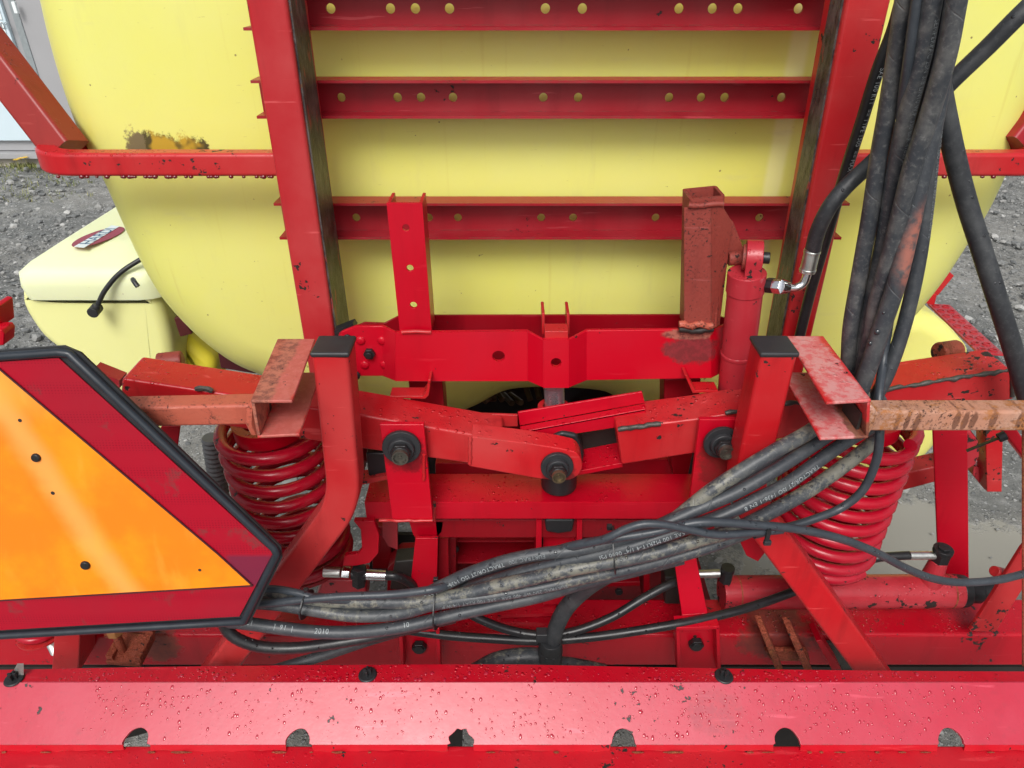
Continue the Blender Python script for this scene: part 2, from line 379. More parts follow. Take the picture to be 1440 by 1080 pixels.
    def pxplate(s, outline, holes, Y, th, bevel=0, seg=20):    # plate lying in the vertical plane Y; holes (px,py,rpx)
        o3 = [P(x, y, Y) for x, y in outline]
        hs_ = []
        for (x, y, r) in holes:
            c = P(x, y, Y); rr = dist_px(x, y, Y, r); hs_.append([(c.x+rr*math.cos(2*math.pi*k/seg), c.z+rr*math.sin(2*math.pi*k/seg)) for k in range(seg)])
        return s.plate([(p.x, p.z) for p in o3], hs_, th, (0, Y+th/2, 0), (1, 0, 0), (0, 0, 1), bevel)
    def build(s, name, mat, parent=None, bevel=0, label=None, angle=45, smooth=True, seg=2, wn=True):
        bm = s.bm
        if bevel:
            bmesh.ops.recalc_face_normals(bm, faces=bm.faces)
            ed = [e for e in bm.edges if len(e.link_faces) == 2 and e.calc_face_angle(0) > .5]
            bmesh.ops.bevel(bm, geom=ed, offset=bevel, segments=seg, profile=.5, affect='EDGES', clamp_overlap=True)
        bmesh.ops.recalc_face_normals(bm, faces=bm.faces)
        off = world_loc(parent) if parent else Vector((0, 0, 0))
        if off.length: bmesh.ops.translate(bm, verts=bm.verts, vec=-off)
        me = bpy.data.meshes.new(name); bm.to_mesh(me); bm.free()
        if smooth:
            for p in me.polygons: p.use_smooth = True
            me.set_sharp_from_angle(angle=math.radians(angle))
        o = bpy.data.objects.new(name, me); C.objects.link(o); o.parent = parent
        if isinstance(mat, str): mat = MT[mat]
        me.materials.append(mat)
        if label: o['label'] = label
        if smooth and wn:
            w = o.modifiers.new('wn', 'WEIGHTED_NORMAL'); w.keep_sharp = True
        return o
def alone(o, label, cat, group=None, kind=None):
    if label: o['label'] = label
    if cat: o['category'] = cat
    if group: o['group'] = group
    if kind: o['kind'] = kind
    return o
def rrect(w, h, r, n=4):
    out = []
    for cx, cy, a0 in ((w/2-r, h/2-r, 0), (-w/2+r, h/2-r, 90), (-w/2+r, -h/2+r, 180), (w/2-r, -h/2+r, 270)):
        for k in range(n+1):
            a = math.radians(a0+90*k/n); out.append((cx+r*math.cos(a), cy+r*math.sin(a)))
    return out
def spline(pts, n=10):                      # Catmull-Rom through points
    pts = [Vector(p) for p in pts]; q = [pts[0]*2-pts[1]]+pts+[pts[-1]*2-pts[-2]]; out = []
    for i in range(1, len(q)-2):
        for k in range(n):
            t = k/n; a, b, c, d = q[i-1], q[i], q[i+1], q[i+2]
            out.append(.5*((2*b)+(c-a)*t+(2*a-5*b+4*c-d)*t*t+(3*b-a-3*c+d)*t**3))
    out.append(pts[-1]); return out
def hexn(s, c, d, r, h):                    # hexagon nut along d
    return s.cyl(c, Vector(c)+Vector(d).normalized()*h, r, n=6)

# ------------------------------------------------------------------ ground
def ground():
    xs = np.concatenate([-np.geomspace(120, 5.2, 14), np.arange(-5, 5.001, .035), np.geomspace(5.2, 120, 14)])
    ys = np.concatenate([-np.geomspace(60, 1.2, 10), np.arange(-1, 9.001, .035), np.geomspace(9.3, 250, 16)])
    X, Y = np.meshgrid(xs, ys)
    r = np.random.default_rng(3)
    Z = np.zeros_like(X)
    for k in range(46):
        f = r.uniform(.6, 9) if k < 16 else r.uniform(9, 40); a = r.uniform(0, 6.28)
        amp = .012/(f**.85)
        Z += amp*np.sin(f*(X*np.cos(a)+Y*np.sin(a)*1.3)+r.uniform(0, 6.28)+1.3*np.sin(X*.7*r.uniform(.5, 2)+r.uniform(0, 6)))
    Z += r.normal(0, .0018, X.shape)
    pud = np.exp(-(((X-1.25)/.55)**2+((Y-1.75)/.28)**2)**2)
    Z = Z*(1-.92*pud)-.012*pud
    Z *= np.clip((12-np.hypot(X, Y))/4, 0, 1)
    n, m = X.shape
    V = np.stack([X, Y, Z], -1).reshape(-1, 3)
    i = np.arange(n-1)[:, None]*m+np.arange(m-1)[None]
    F = np.stack([i, i+1, i+m+1, i+m], -1).reshape(-1, 4)
    me = bpy.data.meshes.new('ground'); me.from_pydata(V.tolist(), [], F.tolist())
    for p in me.polygons: p.use_smooth = True
    g = G('wet_gravel_mud')
    n1 = g.noise(1.1, 6, .6); n2 = g.noise(9, 8, .7); n3 = g.noise(60, 6, .75)
    col = g.mix(g.step(n1, .38, .62), (.15, .155, .148), (.25, .245, .225))
    col = g.mix(g.step(n2, .45, .7), col, (.36, .36, .345))
    col = g.mix(g.math('MULTIPLY', g.step(n3, .50, .68), .6), col, (.06, .063, .065))
    v = g.voro(48); vc = g.sep(v.outputs['Color'])
    st = g.math('MULTIPLY', g.step(v.outputs['Distance'], .30, .42, 1, 0), g.step(vc[0], .55, .6))
    scol = g.mix(vc[1], (.18, .19, .20), (.58, .58, .56)); col = g.mix(g.math('MULTIPLY', st, .8), col, scol)
    v2 = g.voro(110); vc2 = g.sep(v2.outputs['Color']); st2 = g.math('MULTIPLY', g.step(v2.outputs['Distance'], .3, .45, 1, 0), g.step(vc2[0], .5, .55))
    col = g.mix(g.math('MULTIPLY', st2, .7), col, g.mix(vc2[1], (.14, .145, .15), (.50, .50, .48)))
    x, y, z = g.sep(g.obj)
    px_ = g.math('DIVIDE', g.math('SUBTRACT', x, 1.25), .6); py_ = g.math('DIVIDE', g.math('SUBTRACT', y, 1.75), .30)
    rr = g.math('ADD', g.math('MULTIPLY', px_, px_), g.math('MULTIPLY', py_, py_)); rr = g.math('ADD', rr, g.math('MULTIPLY', g.math('SUBTRACT', g.noise(7, 6, .7), .5), 2.2))
    pud = g.step(rr, .6, .95, 1, 0)
    col = g.mix(pud, col, (.30, .29, .25))
    rgh = g.math('SUBTRACT', .8, g.math('MULTIPLY', pud, .62))
    h = g.math('MULTIPLY', g.math('ADD', g.math('ADD', g.math('MULTIPLY', st, .8), g.math('MULTIPLY', st2, .35)), g.math('MULTIPLY', n3, .7)), g.math('SUBTRACT', 1, pud))
    me.materials.append(g.set(col=col, rough=rgh, normal=g.bump(h, .009), spec=.4))
    o = bpy.data.objects.new('ground', me); C.objects.link(o); o['kind'] = 'structure'
ground()
def stones():
    bm = bmesh.new(); bmesh.ops.create_icosphere(bm, subdivisions=1, radius=1)
    base = np.array([v.co[:] for v in bm.verts]); faces = np.array([[v.index for v in f.verts] for f in bm.faces]); bm.free()
    N = 60000; V = []; F = []; MI = []
    X = rng.uniform(-4.8, 4.8, N); Y = 1.1+7.6*rng.random(N)**1.25
    keep = ~((np.abs(X-1.25) < .5) & (np.abs(Y-1.75) < .22) & (rng.random(N) < .93)); X, Y = X[keep], Y[keep]
    cl = np.sin(X*2.1+1)*np.sin(Y*2.7+X)+rng.normal(0, .5, len(X)); k2 = cl > -.6; X, Y = X[k2], Y[k2]; N = len(X)
    R = .004+.007*rng.random(N)**2+(rng.random(N) < .10)*rng.uniform(.006, .022, N)+(rng.random(N) < .012)*.02
    nv = len(base)
    A = rng.uniform(0, 6.28, N); ca, sa = np.cos(A), np.sin(A)
    sc = np.stack([rng.uniform(.7, 1.4, N), rng.uniform(.6, 1.2, N), rng.uniform(.4, .8, N)], -1)*R[:, None]
    jit = 1+rng.normal(0, .16, (N, nv, 1))
    B = base[None]*sc[:, None]*jit
    Bx = B[..., 0]*ca[:, None]-B[..., 1]*sa[:, None]+X[:, None]; By = B[..., 0]*sa[:, None]+B[..., 1]*ca[:, None]+Y[:, None]
    Bz = B[..., 2]+(sc[:, 2]*.35)[:, None]
    V = np.stack([Bx, By, Bz], -1).reshape(-1, 3)
    F = (faces[None]+(np.arange(N)*nv)[:, None, None]).reshape(-1, 3)
    me = bpy.data.meshes.new('gravel'); me.from_pydata(V.tolist(), [], F.tolist())
    g = G('grey_stones'); ri = g.t.nodes.new('ShaderNodeNewGeometry').outputs['Random Per Island']
    ra = g.t.nodes.new('ShaderNodeValToRGB'); g.L(ri, ra.inputs[0]); e = ra.color_ramp.elements
    e[0].color = (.13, .14, .145, 1); e[1].color = (.62, .62, .60, 1); e[1].position = 1
    for p_, c_ in ((.3, (.17, .18, .185, 1)), (.65, (.27, .275, .27, 1)), (.88, (.42, .42, .405, 1))):
        q = e.new(p_); q.color = c_
    col = g.mix(g.math('MULTIPLY', g.noise(120, 4, .7), .6), ra.outputs[0], (.15, .145, .13))
    me.materials.append(g.set(col=col, rough=.6, normal=g.bump(g.noise(200, 3), .001)))
    o = bpy.data.objects.new('gravel', me); C.objects.link(o)
    alone(o, 'loose grey gravel and pebbles lying on the muddy yard', 'gravel', kind='stuff')
stones()
def weeds():
    b = MB()
    for k in range(380):
        c = PZ(random.uniform(-60, 130), random.choice((random.uniform(225, 285), random.gauss(232, 8))), 0)
        if random.random() < .5: c = PZ(random.gauss(40, 14), random.gauss(228, 5), 0)
        for j in range(5):
            a = random.uniform(0, 6.28); h = random.uniform(.015, .05); w = .003
            d = Vector((math.cos(a), math.sin(a), 0)); t = c+Vector((random.gauss(0, .03), random.gauss(0, .03), 0)); sd_ = Vector((-d.y, d.x, 0))*w
            tip = t+d*h*.6+Vector((0, 0, h)); md = t+d*h*.2+Vector((0, 0, h*.6))
            b.poly([t-sd_, t+sd_, md+sd_*.8, md-sd_*.8]); b.poly([md-sd_*.8, md+sd_*.8, tip])
    g = G('weed_green'); ri = g.t.nodes.new('ShaderNodeNewGeometry').outputs['Random Per Island']
    alone(b.build('grass', g.set(col=g.mix(ri, (.10, .15, .03), (.30, .28, .10)), rough=.6), None, smooth=False), 'sparse green and dry grass growing in front of the grey portable cabin', 'grass', kind='stuff')
    for i, (x, y) in enumerate(((34, 234), (28, 236), (40, 233))):
        b = MB(); c = PZ(x, y+3, 0)
        b.cyl(c, c+Vector((0, 0, .09)), .003, n=6)
        r = root('yellow_flower', '%s yellow weed flower in the grass under the cabin edge' % ('leftmost', 'middle', 'rightmost')[(34, 28, 40).index(x)-1], 'flower', c, 'yellow weeds below the cabin')
        b.build('stem', g.m, r); b = MB()
        for k in range(9):
            a = 6.28*k/9; b.slab([c+Vector((0, 0, .09)), c+Vector((.022*math.cos(a-.25), .022*math.sin(a-.25), .1)), c+Vector((.03*math.cos(a), .03*math.sin(a), .095)), c+Vector((.022*math.cos(a+.25), .022*math.sin(a+.25), .1))], .001)
        b.build('blossom', MTY, r, smooth=False)
MTY = simple('flower_yellow', (.75, .48, .03), .6)
weeds()

# ------------------------------------------------------------------ portable cabin, far left
def cabin():
    Yc = 6.9
    z0 = P(30, 205, Yc).z; r = root('portable_cabin', 'pale blue and grey portable cabin standing on blocks behind the tank', 'cabin', P(0, 232, Yc))
    def q(x, y): return P(x, y, Yc)
    rr = P(110, 220, Yc).x; ll = -9.0; zb = P(60, 212, Yc).z; zt = zb+2.6
    xe = P(75, 170, Yc).x
    MTg = simple('grey_cabin_wall', (.36, .36, .37), .5, scale=3, var=.08); MTb = simple('pale_blue_door', (.60, .72, .78), .42, scale=3, var=.05)
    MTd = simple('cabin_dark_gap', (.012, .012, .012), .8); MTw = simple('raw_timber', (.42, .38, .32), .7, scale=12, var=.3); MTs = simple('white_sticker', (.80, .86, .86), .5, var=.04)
    b = MB(); b.box(((ll+4.3)/2, Yc+1.2, (zb+zt)/2), (4.3-ll, 2.4, zt-zb)); b.build('wall', MTg, r, bevel=.01)
    b = MB(); b.box(((ll+xe)/2-.06, Yc-.02, (zb+zt)/2+.05), (xe-ll-.1, .04, zt-zb-.1)); b.build('door', MTb, r, bevel=.006)
    b = MB(); b.box((xe-.03, Yc-.004, (zb+zt)/2+.05), (.06, .012, zt-zb-.1)); b.build('door_frame', simple('grey_door_frame', (.27, .30, .31), .5), r, bevel=.003)
    b = MB(); b.box((P(28, 12, Yc).x, Yc-.06, P(28, 10, Yc).z), (.03, .03, .09)); b.build('hinge', MTs, r, bevel=.004)
    b = MB(); b.box(((ll+4.3)/2, Yc-.02, zb-.03), (4.3-ll, .14, .05)); b.build('floor_rail', MTg, r, bevel=.004)
    b = MB(); b.box(((ll+4.3)/2, Yc+.02, zb-.10), (4.3-ll, .10, .08)); b.build('timber_bearer', MTw, r, bevel=.004)
    for x in (-6.8, -5.75, P(20, 225, Yc).x, -3.2, -1.5):
        b = MB(); b.box((x, Yc+.12, (zb-.14)/2-.02), (.13, .2, zb-.14+.06)); b.build('support_block', MTw, r, bevel=.01)
    for (x0, y0, x1, y1) in ((-30, 8, 8, 27), (-30, 30, 14, 48)):
        a, c = q(x0, y0), q(x1, y1); a2, c2 = q(x1, y0), q(x0, y1); sw = P((x0+x1)/2, (y0+y1)/2, Yc)
        b = MB(); b.box(((q(x0, y1).x+q(x1, y1).x)/2, Yc-.045, sw.z), (abs(q(x1, y1).x-q(x0, y1).x), .004, abs(a.z-c.z))); b.build('sticker', MTs, r)
    for txt, x, y in (('00%', 1, 40), ('nt', 0, 47)):
        t = bpy.data.curves.new('t', 'FONT'); t.body = txt; t.size = .075; t.align_x = 'LEFT'; o = bpy.data.objects.new('t', t); C.objects.link(o)
        me = bpy.data.meshes.new_from_object(o.evaluated_get(bpy.context.evaluated_depsgraph_get())); bpy.data.objects.remove(o)
        p = P(x, y, Yc); me.transform(Matrix.Translation(Vector((p.x, Yc-.0505, p.z))-world_loc(r)) @ Matrix.Rotation(math.pi/2, 4, 'X'))
        me.materials.append(simple('grey_sticker_print', (.2, .24, .26), .6)); o = bpy.data.objects.new('lettering', me); C.objects.link(o); o.parent = r
    b = MB(); b.box(((ll+4.3)/2, Yc+1.3, zb/2-.03), (4.3-ll-.4, 1.6, zb-.1)); b.build('under_floor_shade', MTd, r)  # near-black box standing in for the shade under the cabin
cabin()

# ------------------------------------------------------------------ main tank
def tank():
    Y0 = 1.345
    outl = [(40, -120), (62, 0), (84, 90), (110, 170), (128, 208), (155, 262), (185, 330), (212, 385), (240, 428), (285, 475), (330, 508), (372, 526),
            (430, 548), (500, 566), (600, 580), (650, 573), (700, 548), (740, 541), (800, 541), (860, 548), (900, 570), (960, 582), (1060, 580), (1120, 566),
            (1180, 530), (1230, 492), (1280, 448), (1320, 400), (1352, 352), (1385, 300), (1408, 252), (1425, 210), (1450, 120), (1475, 0), (1490, -120)]
    b = MB(); pts = [P(x, y, Y0+.045) for x, y in outl]
    base = spline(pts, 4)
    c2 = [(p.x, p.z) for p in base]; n = len(c2)
    def ring(d, y):
        R = []
        for i in range(n):
            a = Vector(c2[max(i-3, 0)]); c = Vector(c2[min(i+3, n-1)]); t = (c-a).normalized(); nx, nz = -t.y, t.x   # left normal = inward for this order
            R.append(b.bm.verts.new((c2[i][0]+nx*d, y, c2[i][1]+nz*d)))
        return R
    rad = .14; rs = []
    for k in range(9):
        a = math.pi/2*k/8; rs.append(ring(rad*(1-math.sin(a))-.041, Y0+rad*(1-math.cos(a))))
    rs.append(ring(-.03, Y0+.5)); rs.append(ring(-.01, Y0+1.0)); rs.append(ring(.10, Y0+1.15))
    b.bm.faces.new(rs[0][::-1]); b.bm.faces.new(rs[-1])
    for A, B in zip(rs[:-1], rs[1:]):
        for i in range(n): b.bm.faces.new((A[i], B[i], B[(i+1) % n], A[(i+1) % n]))
    r = root('main_tank', 'large yellow plastic spray tank filling the space behind the red ladder rails', 'tank', (.1, 2.0, .55))
    off = world_loc(r)
    a, c = P(180, 200, Y0)-off, P(292, 200, Y0)-off; zt = (P(230, 187, Y0)-off).z; zb = (P(230, 212, Y0)-off).z
    st = [(a.x, c.x, zb, zt+.001, (.035, .018, .01)), (a.x-.006, a.x+.03, zb, zt+.013, (.20, .16, .08))]
    m = plastic('yellow_tank_plastic', (.76, .755, .17), (.76, .76, .225), st, det=True)
    b.build('tank_shell', m, r, angle=60)
    # sump fittings below the tank arch; near-black panel carries the recess shade as colour
    b = MB(); b.px([(600, 540), (930, 540), (930, 640), (600, 640)], 1.62, .1); b.build('sump_recess_shade', 'darkvoid', r)
    b = MB()
    for k in range(9):
        x = 655+k*13; p0 = P(x, 560+random.uniform(-6, 8), 1.5); b.cyl(p0, p0+Vector((random.uniform(-.05, .05), .05, random.uniform(-.04, .04))), .008, n=8)
    b.build('sump_fittings', simple('grimy_brass', (.12, .08, .04), .4, metal=.6), r)
    b = MB(); c0 = P(840, 580, 1.48); b.ring(c0, c0+Vector((0, .03, 0)), .11, .075); b.build('sump_ring', 'blackdull', r)
    # right lower lobe of the tank body
    def blob(outl, Yf, depth, rad, name, mat, par):
        b = MB(); pts = [P(x, y, Yf+rad) for x, y in outl]; base = spline(pts+[pts[0]], 4)[:-1]; c = [(p.x, p.z) for p in base]; n = len(c); rs = []
        area = sum(c[i][0]*c[(i+1) % n][1]-c[(i+1) % n][0]*c[i][1] for i in range(n)); sg = 1 if area > 0 else -1
        def ring(d, y):
            R = []
            for i in range(n):
                t = (Vector(c[(i+1) % n])-Vector(c[i-1])).normalized(); R.append(b.bm.verts.new((c[i][0]-t.y*d*sg, y, c[i][1]+t.x*d*sg)))
            return R
        for k in range(7):
            a = math.pi/2*k/6; rs.append(ring(rad*(1-math.sin(a)), Yf+rad*(1-math.cos(a))))
        rs.append(ring(0, Yf+depth-rad))
        for k in range(1, 5):
            a = math.pi/2*k/4; rs.append(ring(rad*(1-math.cos(a)), Yf+depth-rad+rad*math.sin(a)))
        b.bm.faces.new(rs[0]); b.bm.faces.new(rs[-1][::-1])
        for A, B in zip(rs[:-1], rs[1:]):
            for i in range(n): b.bm.faces.new((A[i], A[(i+1) % n], B[(i+1) % n], B[i]))
        return b.build(name, mat, par, angle=60)
    m2 = plastic('pale_yellow_tank_plastic', (.84, .82, .24), (.82, .79, .22))
    r2 = root('side_tank', 'pale yellow lower side tank lobe behind the right rocker arm', 'tank', P(1250, 600, 1.7))
    blob([(1290, 432), (1318, 444), (1345, 470), (1357, 492), (1350, 540), (1290, 640), (1180, 700), (1100, 690), (1090, 600), (1150, 500), (1230, 440)], 1.62, .7, .05, 'tank_shell', m2, r2)
    # locker, left
    Yl = 1.70
    r3 = root('side_locker', 'cream plastic side locker with a lid, left of the yellow tank', 'locker', P(150, 560, 1.95))
    m3 = plastic('cream_locker_plastic', (.82, .82, .36), (.80, .80, .32), sss=.15)
    z1 = P(31, 413, Yl).z
    fr = [(37, 400), (44, 400), (80, 404), (120, 405), (180, 405), (212, 405), (224, 410), (236, 440), (246, 480), (250, 530), (246, 590), (220, 600), (170, 542), (130, 520), (94, 491), (66, 468), (46, 440), (37, 420)]
    blob(fr, Yl+.004, .55, .03, 'locker_body', m3, r3)
    m4 = plastic('cream_lid_plastic', (.80, .85, .54), (.80, .84, .50), sss=.15)
    xl = P(27, 395, Yl).x; xr = P(232, 410, Yl).x+.01; yb = Yl+.56
    b = MB()
    loops = []
    def rrl(x0, x1, y0, y1, z, rad, rb=.03, zl=0):
        out = []
        for cx, cy, a0, rr_ in ((x1-rad, y0+rad, 270, rad), (x1-rb, y1-rb, 0, rb), (x0+rb, y1-rb, 90, rb), (x0+rb, y0+rb, 180, rb)):
            for k in range(5):
                a = math.radians(a0+90*k/4); out.append(b.bm.verts.new((cx+rr_*math.cos(a), cy+rr_*math.sin(a), z+zl*((x1-cx)/(x1-x0)))))
        return out
    zl = z1+.012
    for args in ((xl, xr, Yl-.01, yb, zl-.026, .08), (xl-.004, xr+.004, Yl-.016, yb+.004, zl+.012, .085), (xl, xr, Yl-.012, yb, zl+.045, .085), (xl+.02, xr-.03, Yl+.01, yb-.02, zl+.062, .08),
                 (xl+.06, xr-.10, Yl+.11, yb-.05, zl+.085, .06), (xl+.07, xr-.13, Yl+.14, yb-.06, zl+.088, .05)):
        loops.append(rrl(*args))
    b.bm.faces.new(loops[0][::-1]); b.bm.faces.new(loops[-1])
    for A, B in zip(loops[:-1], loops[1:]):
        for i in range(len(A)): b.bm.faces.new((A[i], A[(i+1) % len(A)], B[(i+1) % len(A)], B[i]))
    lid = b.build('lid', m4, r3, angle=50)
    # oval badge lying on the lid: burgundy oval, slanted white ribbon, blue letters
    zt = zl+.0905; bc = PZ(139, 333, zt); d1 = (PZ(170, 318, zt)-PZ(105, 346, zt)); ax = d1.normalized(); ay = Vector((-ax.y, ax.x, 0)); hl = d1.length/2
    b = MB(); b.prism([bc+ax*hl*math.cos(6.283*k/32)+ay*hl*.50*math.sin(6.283*k/32) for k in range(32)], (0, 0, .001)); b.build('badge', simple('burgundy_badge', (.30, .05, .08), .45, var=.2), r3)
    b = MB(); b.prism([bc+ax*x*hl+ay*y*hl+Vector((0, 0, .0012)) for x, y in ((-1.0, -.36), (1.0, .06), (1.02, .40), (-1.0, .02))], (0, 0, .0008)); b.build('ribbon', simple('white_badge_ribbon', (.72, .80, .82), .45, var=.05), r3)
    t = bpy.data.curves.new('t', 'FONT'); t.body = 'HARDI'; t.size = hl*.52; t.align_x = 'CENTER'; t.align_y = 'CENTER'; o = bpy.data.objects.new('t', t); C.objects.link(o)
    me = bpy.data.meshes.new_from_object(o.evaluated_get(bpy.context.evaluated_depsgraph_get())); bpy.data.objects.remove(o)
    ang = math.atan2(ax.y, ax.x)+.2
    me.transform(Matrix.Translation(bc+Vector((0, 0, .0026))-world_loc(r3)) @ Matrix.Rotation(ang, 4, 'Z')); me.materials.append(simple('blue_badge_letters', (.03, .13, .25), .5))
    o = bpy.data.objects.new('lettering', me); C.objects.link(o); o.parent = r3
    # cord and cap, rubber latch
    b = MB(); b.tube(spline([P(240, 345, 1.74), P(205, 361, 1.71), P(170, 383, 1.68), P(148, 408, 1.665), P(138, 428, 1.66)], 8), .0062); cord = b.build('latch_cord', 'black', r3)
    b = MB(); c = P(136, 428, 1.66); b.cyl(c, P(134, 440, 1.655), .011, n=12); c2_ = P(133, 438, 1.655); b.cyl(c2_+Vector((0, -.012, 0)), c2_+Vector((0, .02, .004)), .014, n=16); b.build('cord_knob', 'blackdull', cord, bevel=.002)
    b = MB(); b.tube([PZ(187, 393, zl+.066), PZ(190, 398, zl+.068), PZ(194, 403, zl+.06)], .006, n=8); b.build('lid_plug', 'black', r3)
    # saturated lower yellow body seen between locker and tank
    r4 = root('rear_tank_foot', 'deep yellow tank foot between the locker and the main tank', 'tank', P(270, 600, 2.0))
    m5 = plastic('deep_yellow_plastic', (.78, .68, .06), (.74, .62, .05))
    blob([(228, 420), (268, 470), (302, 500), (306, 522), (298, 540), (215, 540), (210, 480)], 1.80, .5, .03, 'foot_shell', m5, r4)
    b = MB(); b.px([(244, 448), (256, 444), (270, 470), (253, 474)], 1.72, .03); b.build('dark_bracket', simple('dark_maroon_paint', (.08, .012, .012), .4), r4, bevel=.003)
tank()

# ------------------------------------------------------------------ tank hoop with braces
def hoop():
    r = root('tank_hoop', 'red square tube hoop wrapped round the waist of the yellow tank', 'tank hoop', (.1, 1.3, 1.3))
    Yh = 1.235
    zc = (P(250, 216, Yh).z+P(250, 249, Yh).z)/2; h = P(250, 216, Yh).z-P(250, 249, Yh).z
    xl = P(56, 215, Yh+.09).x; xr = P(1474, 215, Yh+.09).x; w = h*.95
    for side in (-1, 1):
        x_in = P(388, 230, Yh).x if side < 0 else P(1196, 230, Yh).x; x_o = xl if side < 0 else xr
        path = [Vector((x_in, Yh+w/2, zc))]
        R = .10; cx = x_o-side*(R)-side*w/2*0
        for k in range(9):
            a = math.pi/2*k/8; path.append(Vector((cx+side*(R-w/2)*math.sin(a), Yh+w/2+(R)-(R)*math.cos(a), zc)))
        path.append(Vector((cx+side*(R-w/2), Yh+.62, zc)))
        b = MB(); b.sweep(path, rrect(w, h, .007), (0, 0, 1)); b.build('hoop_tube', 'coral', r, angle=60)
    # diagonal brace left and right
    for q in ([(-90, -30), (-80, 55)], ):
        a = P(-60, 0, 1.36); c = P(88, 186, 1.36)
        b = MB(); b.sweep([P(-90, -28, 1.42), Vector((xl+.052, 1.325, zc+.004))], rrect(.062, .06, .008), (0, 1, 0)); b.build('brace', paint('brown_red_paint', (.28, .022, .018), (.33, .035, .025), .4, chips=.1), r)
        b = MB(); b.sweep([P(1500, 110, 1.40), P(1424, 205, 1.36)], rrect(.055, .05, .008), (0, 1, 0)); b.build('brace', 'rail', r)
    b = MB()
    for k in range(46):
        x = random.uniform(75, 384) if k < 36 else random.uniform(1210, 1435); p = P(x, 249.5, Yh+.004)
        bmesh.ops.create_uvsphere(b.bm, u_segments=8, v_segments=6, radius=random.uniform(.0025, .0045), matrix=Matrix.Translation(Vector((p.x, p.y, zc-h/2-.0005))) @ Matrix.Diagonal((1.2, 1, .9, 1)))
    MT['water'] = simple('wet_drip_red', (.14, .005, .012), .12, spec=.9); MT['wetgrey'] = simple('wet_drop_grey', (.02, .024, .03), .12, spec=1)
    o = b.build('water_drops', 'water', r, wn=False); o['kind'] = 'stuff'
hoop()

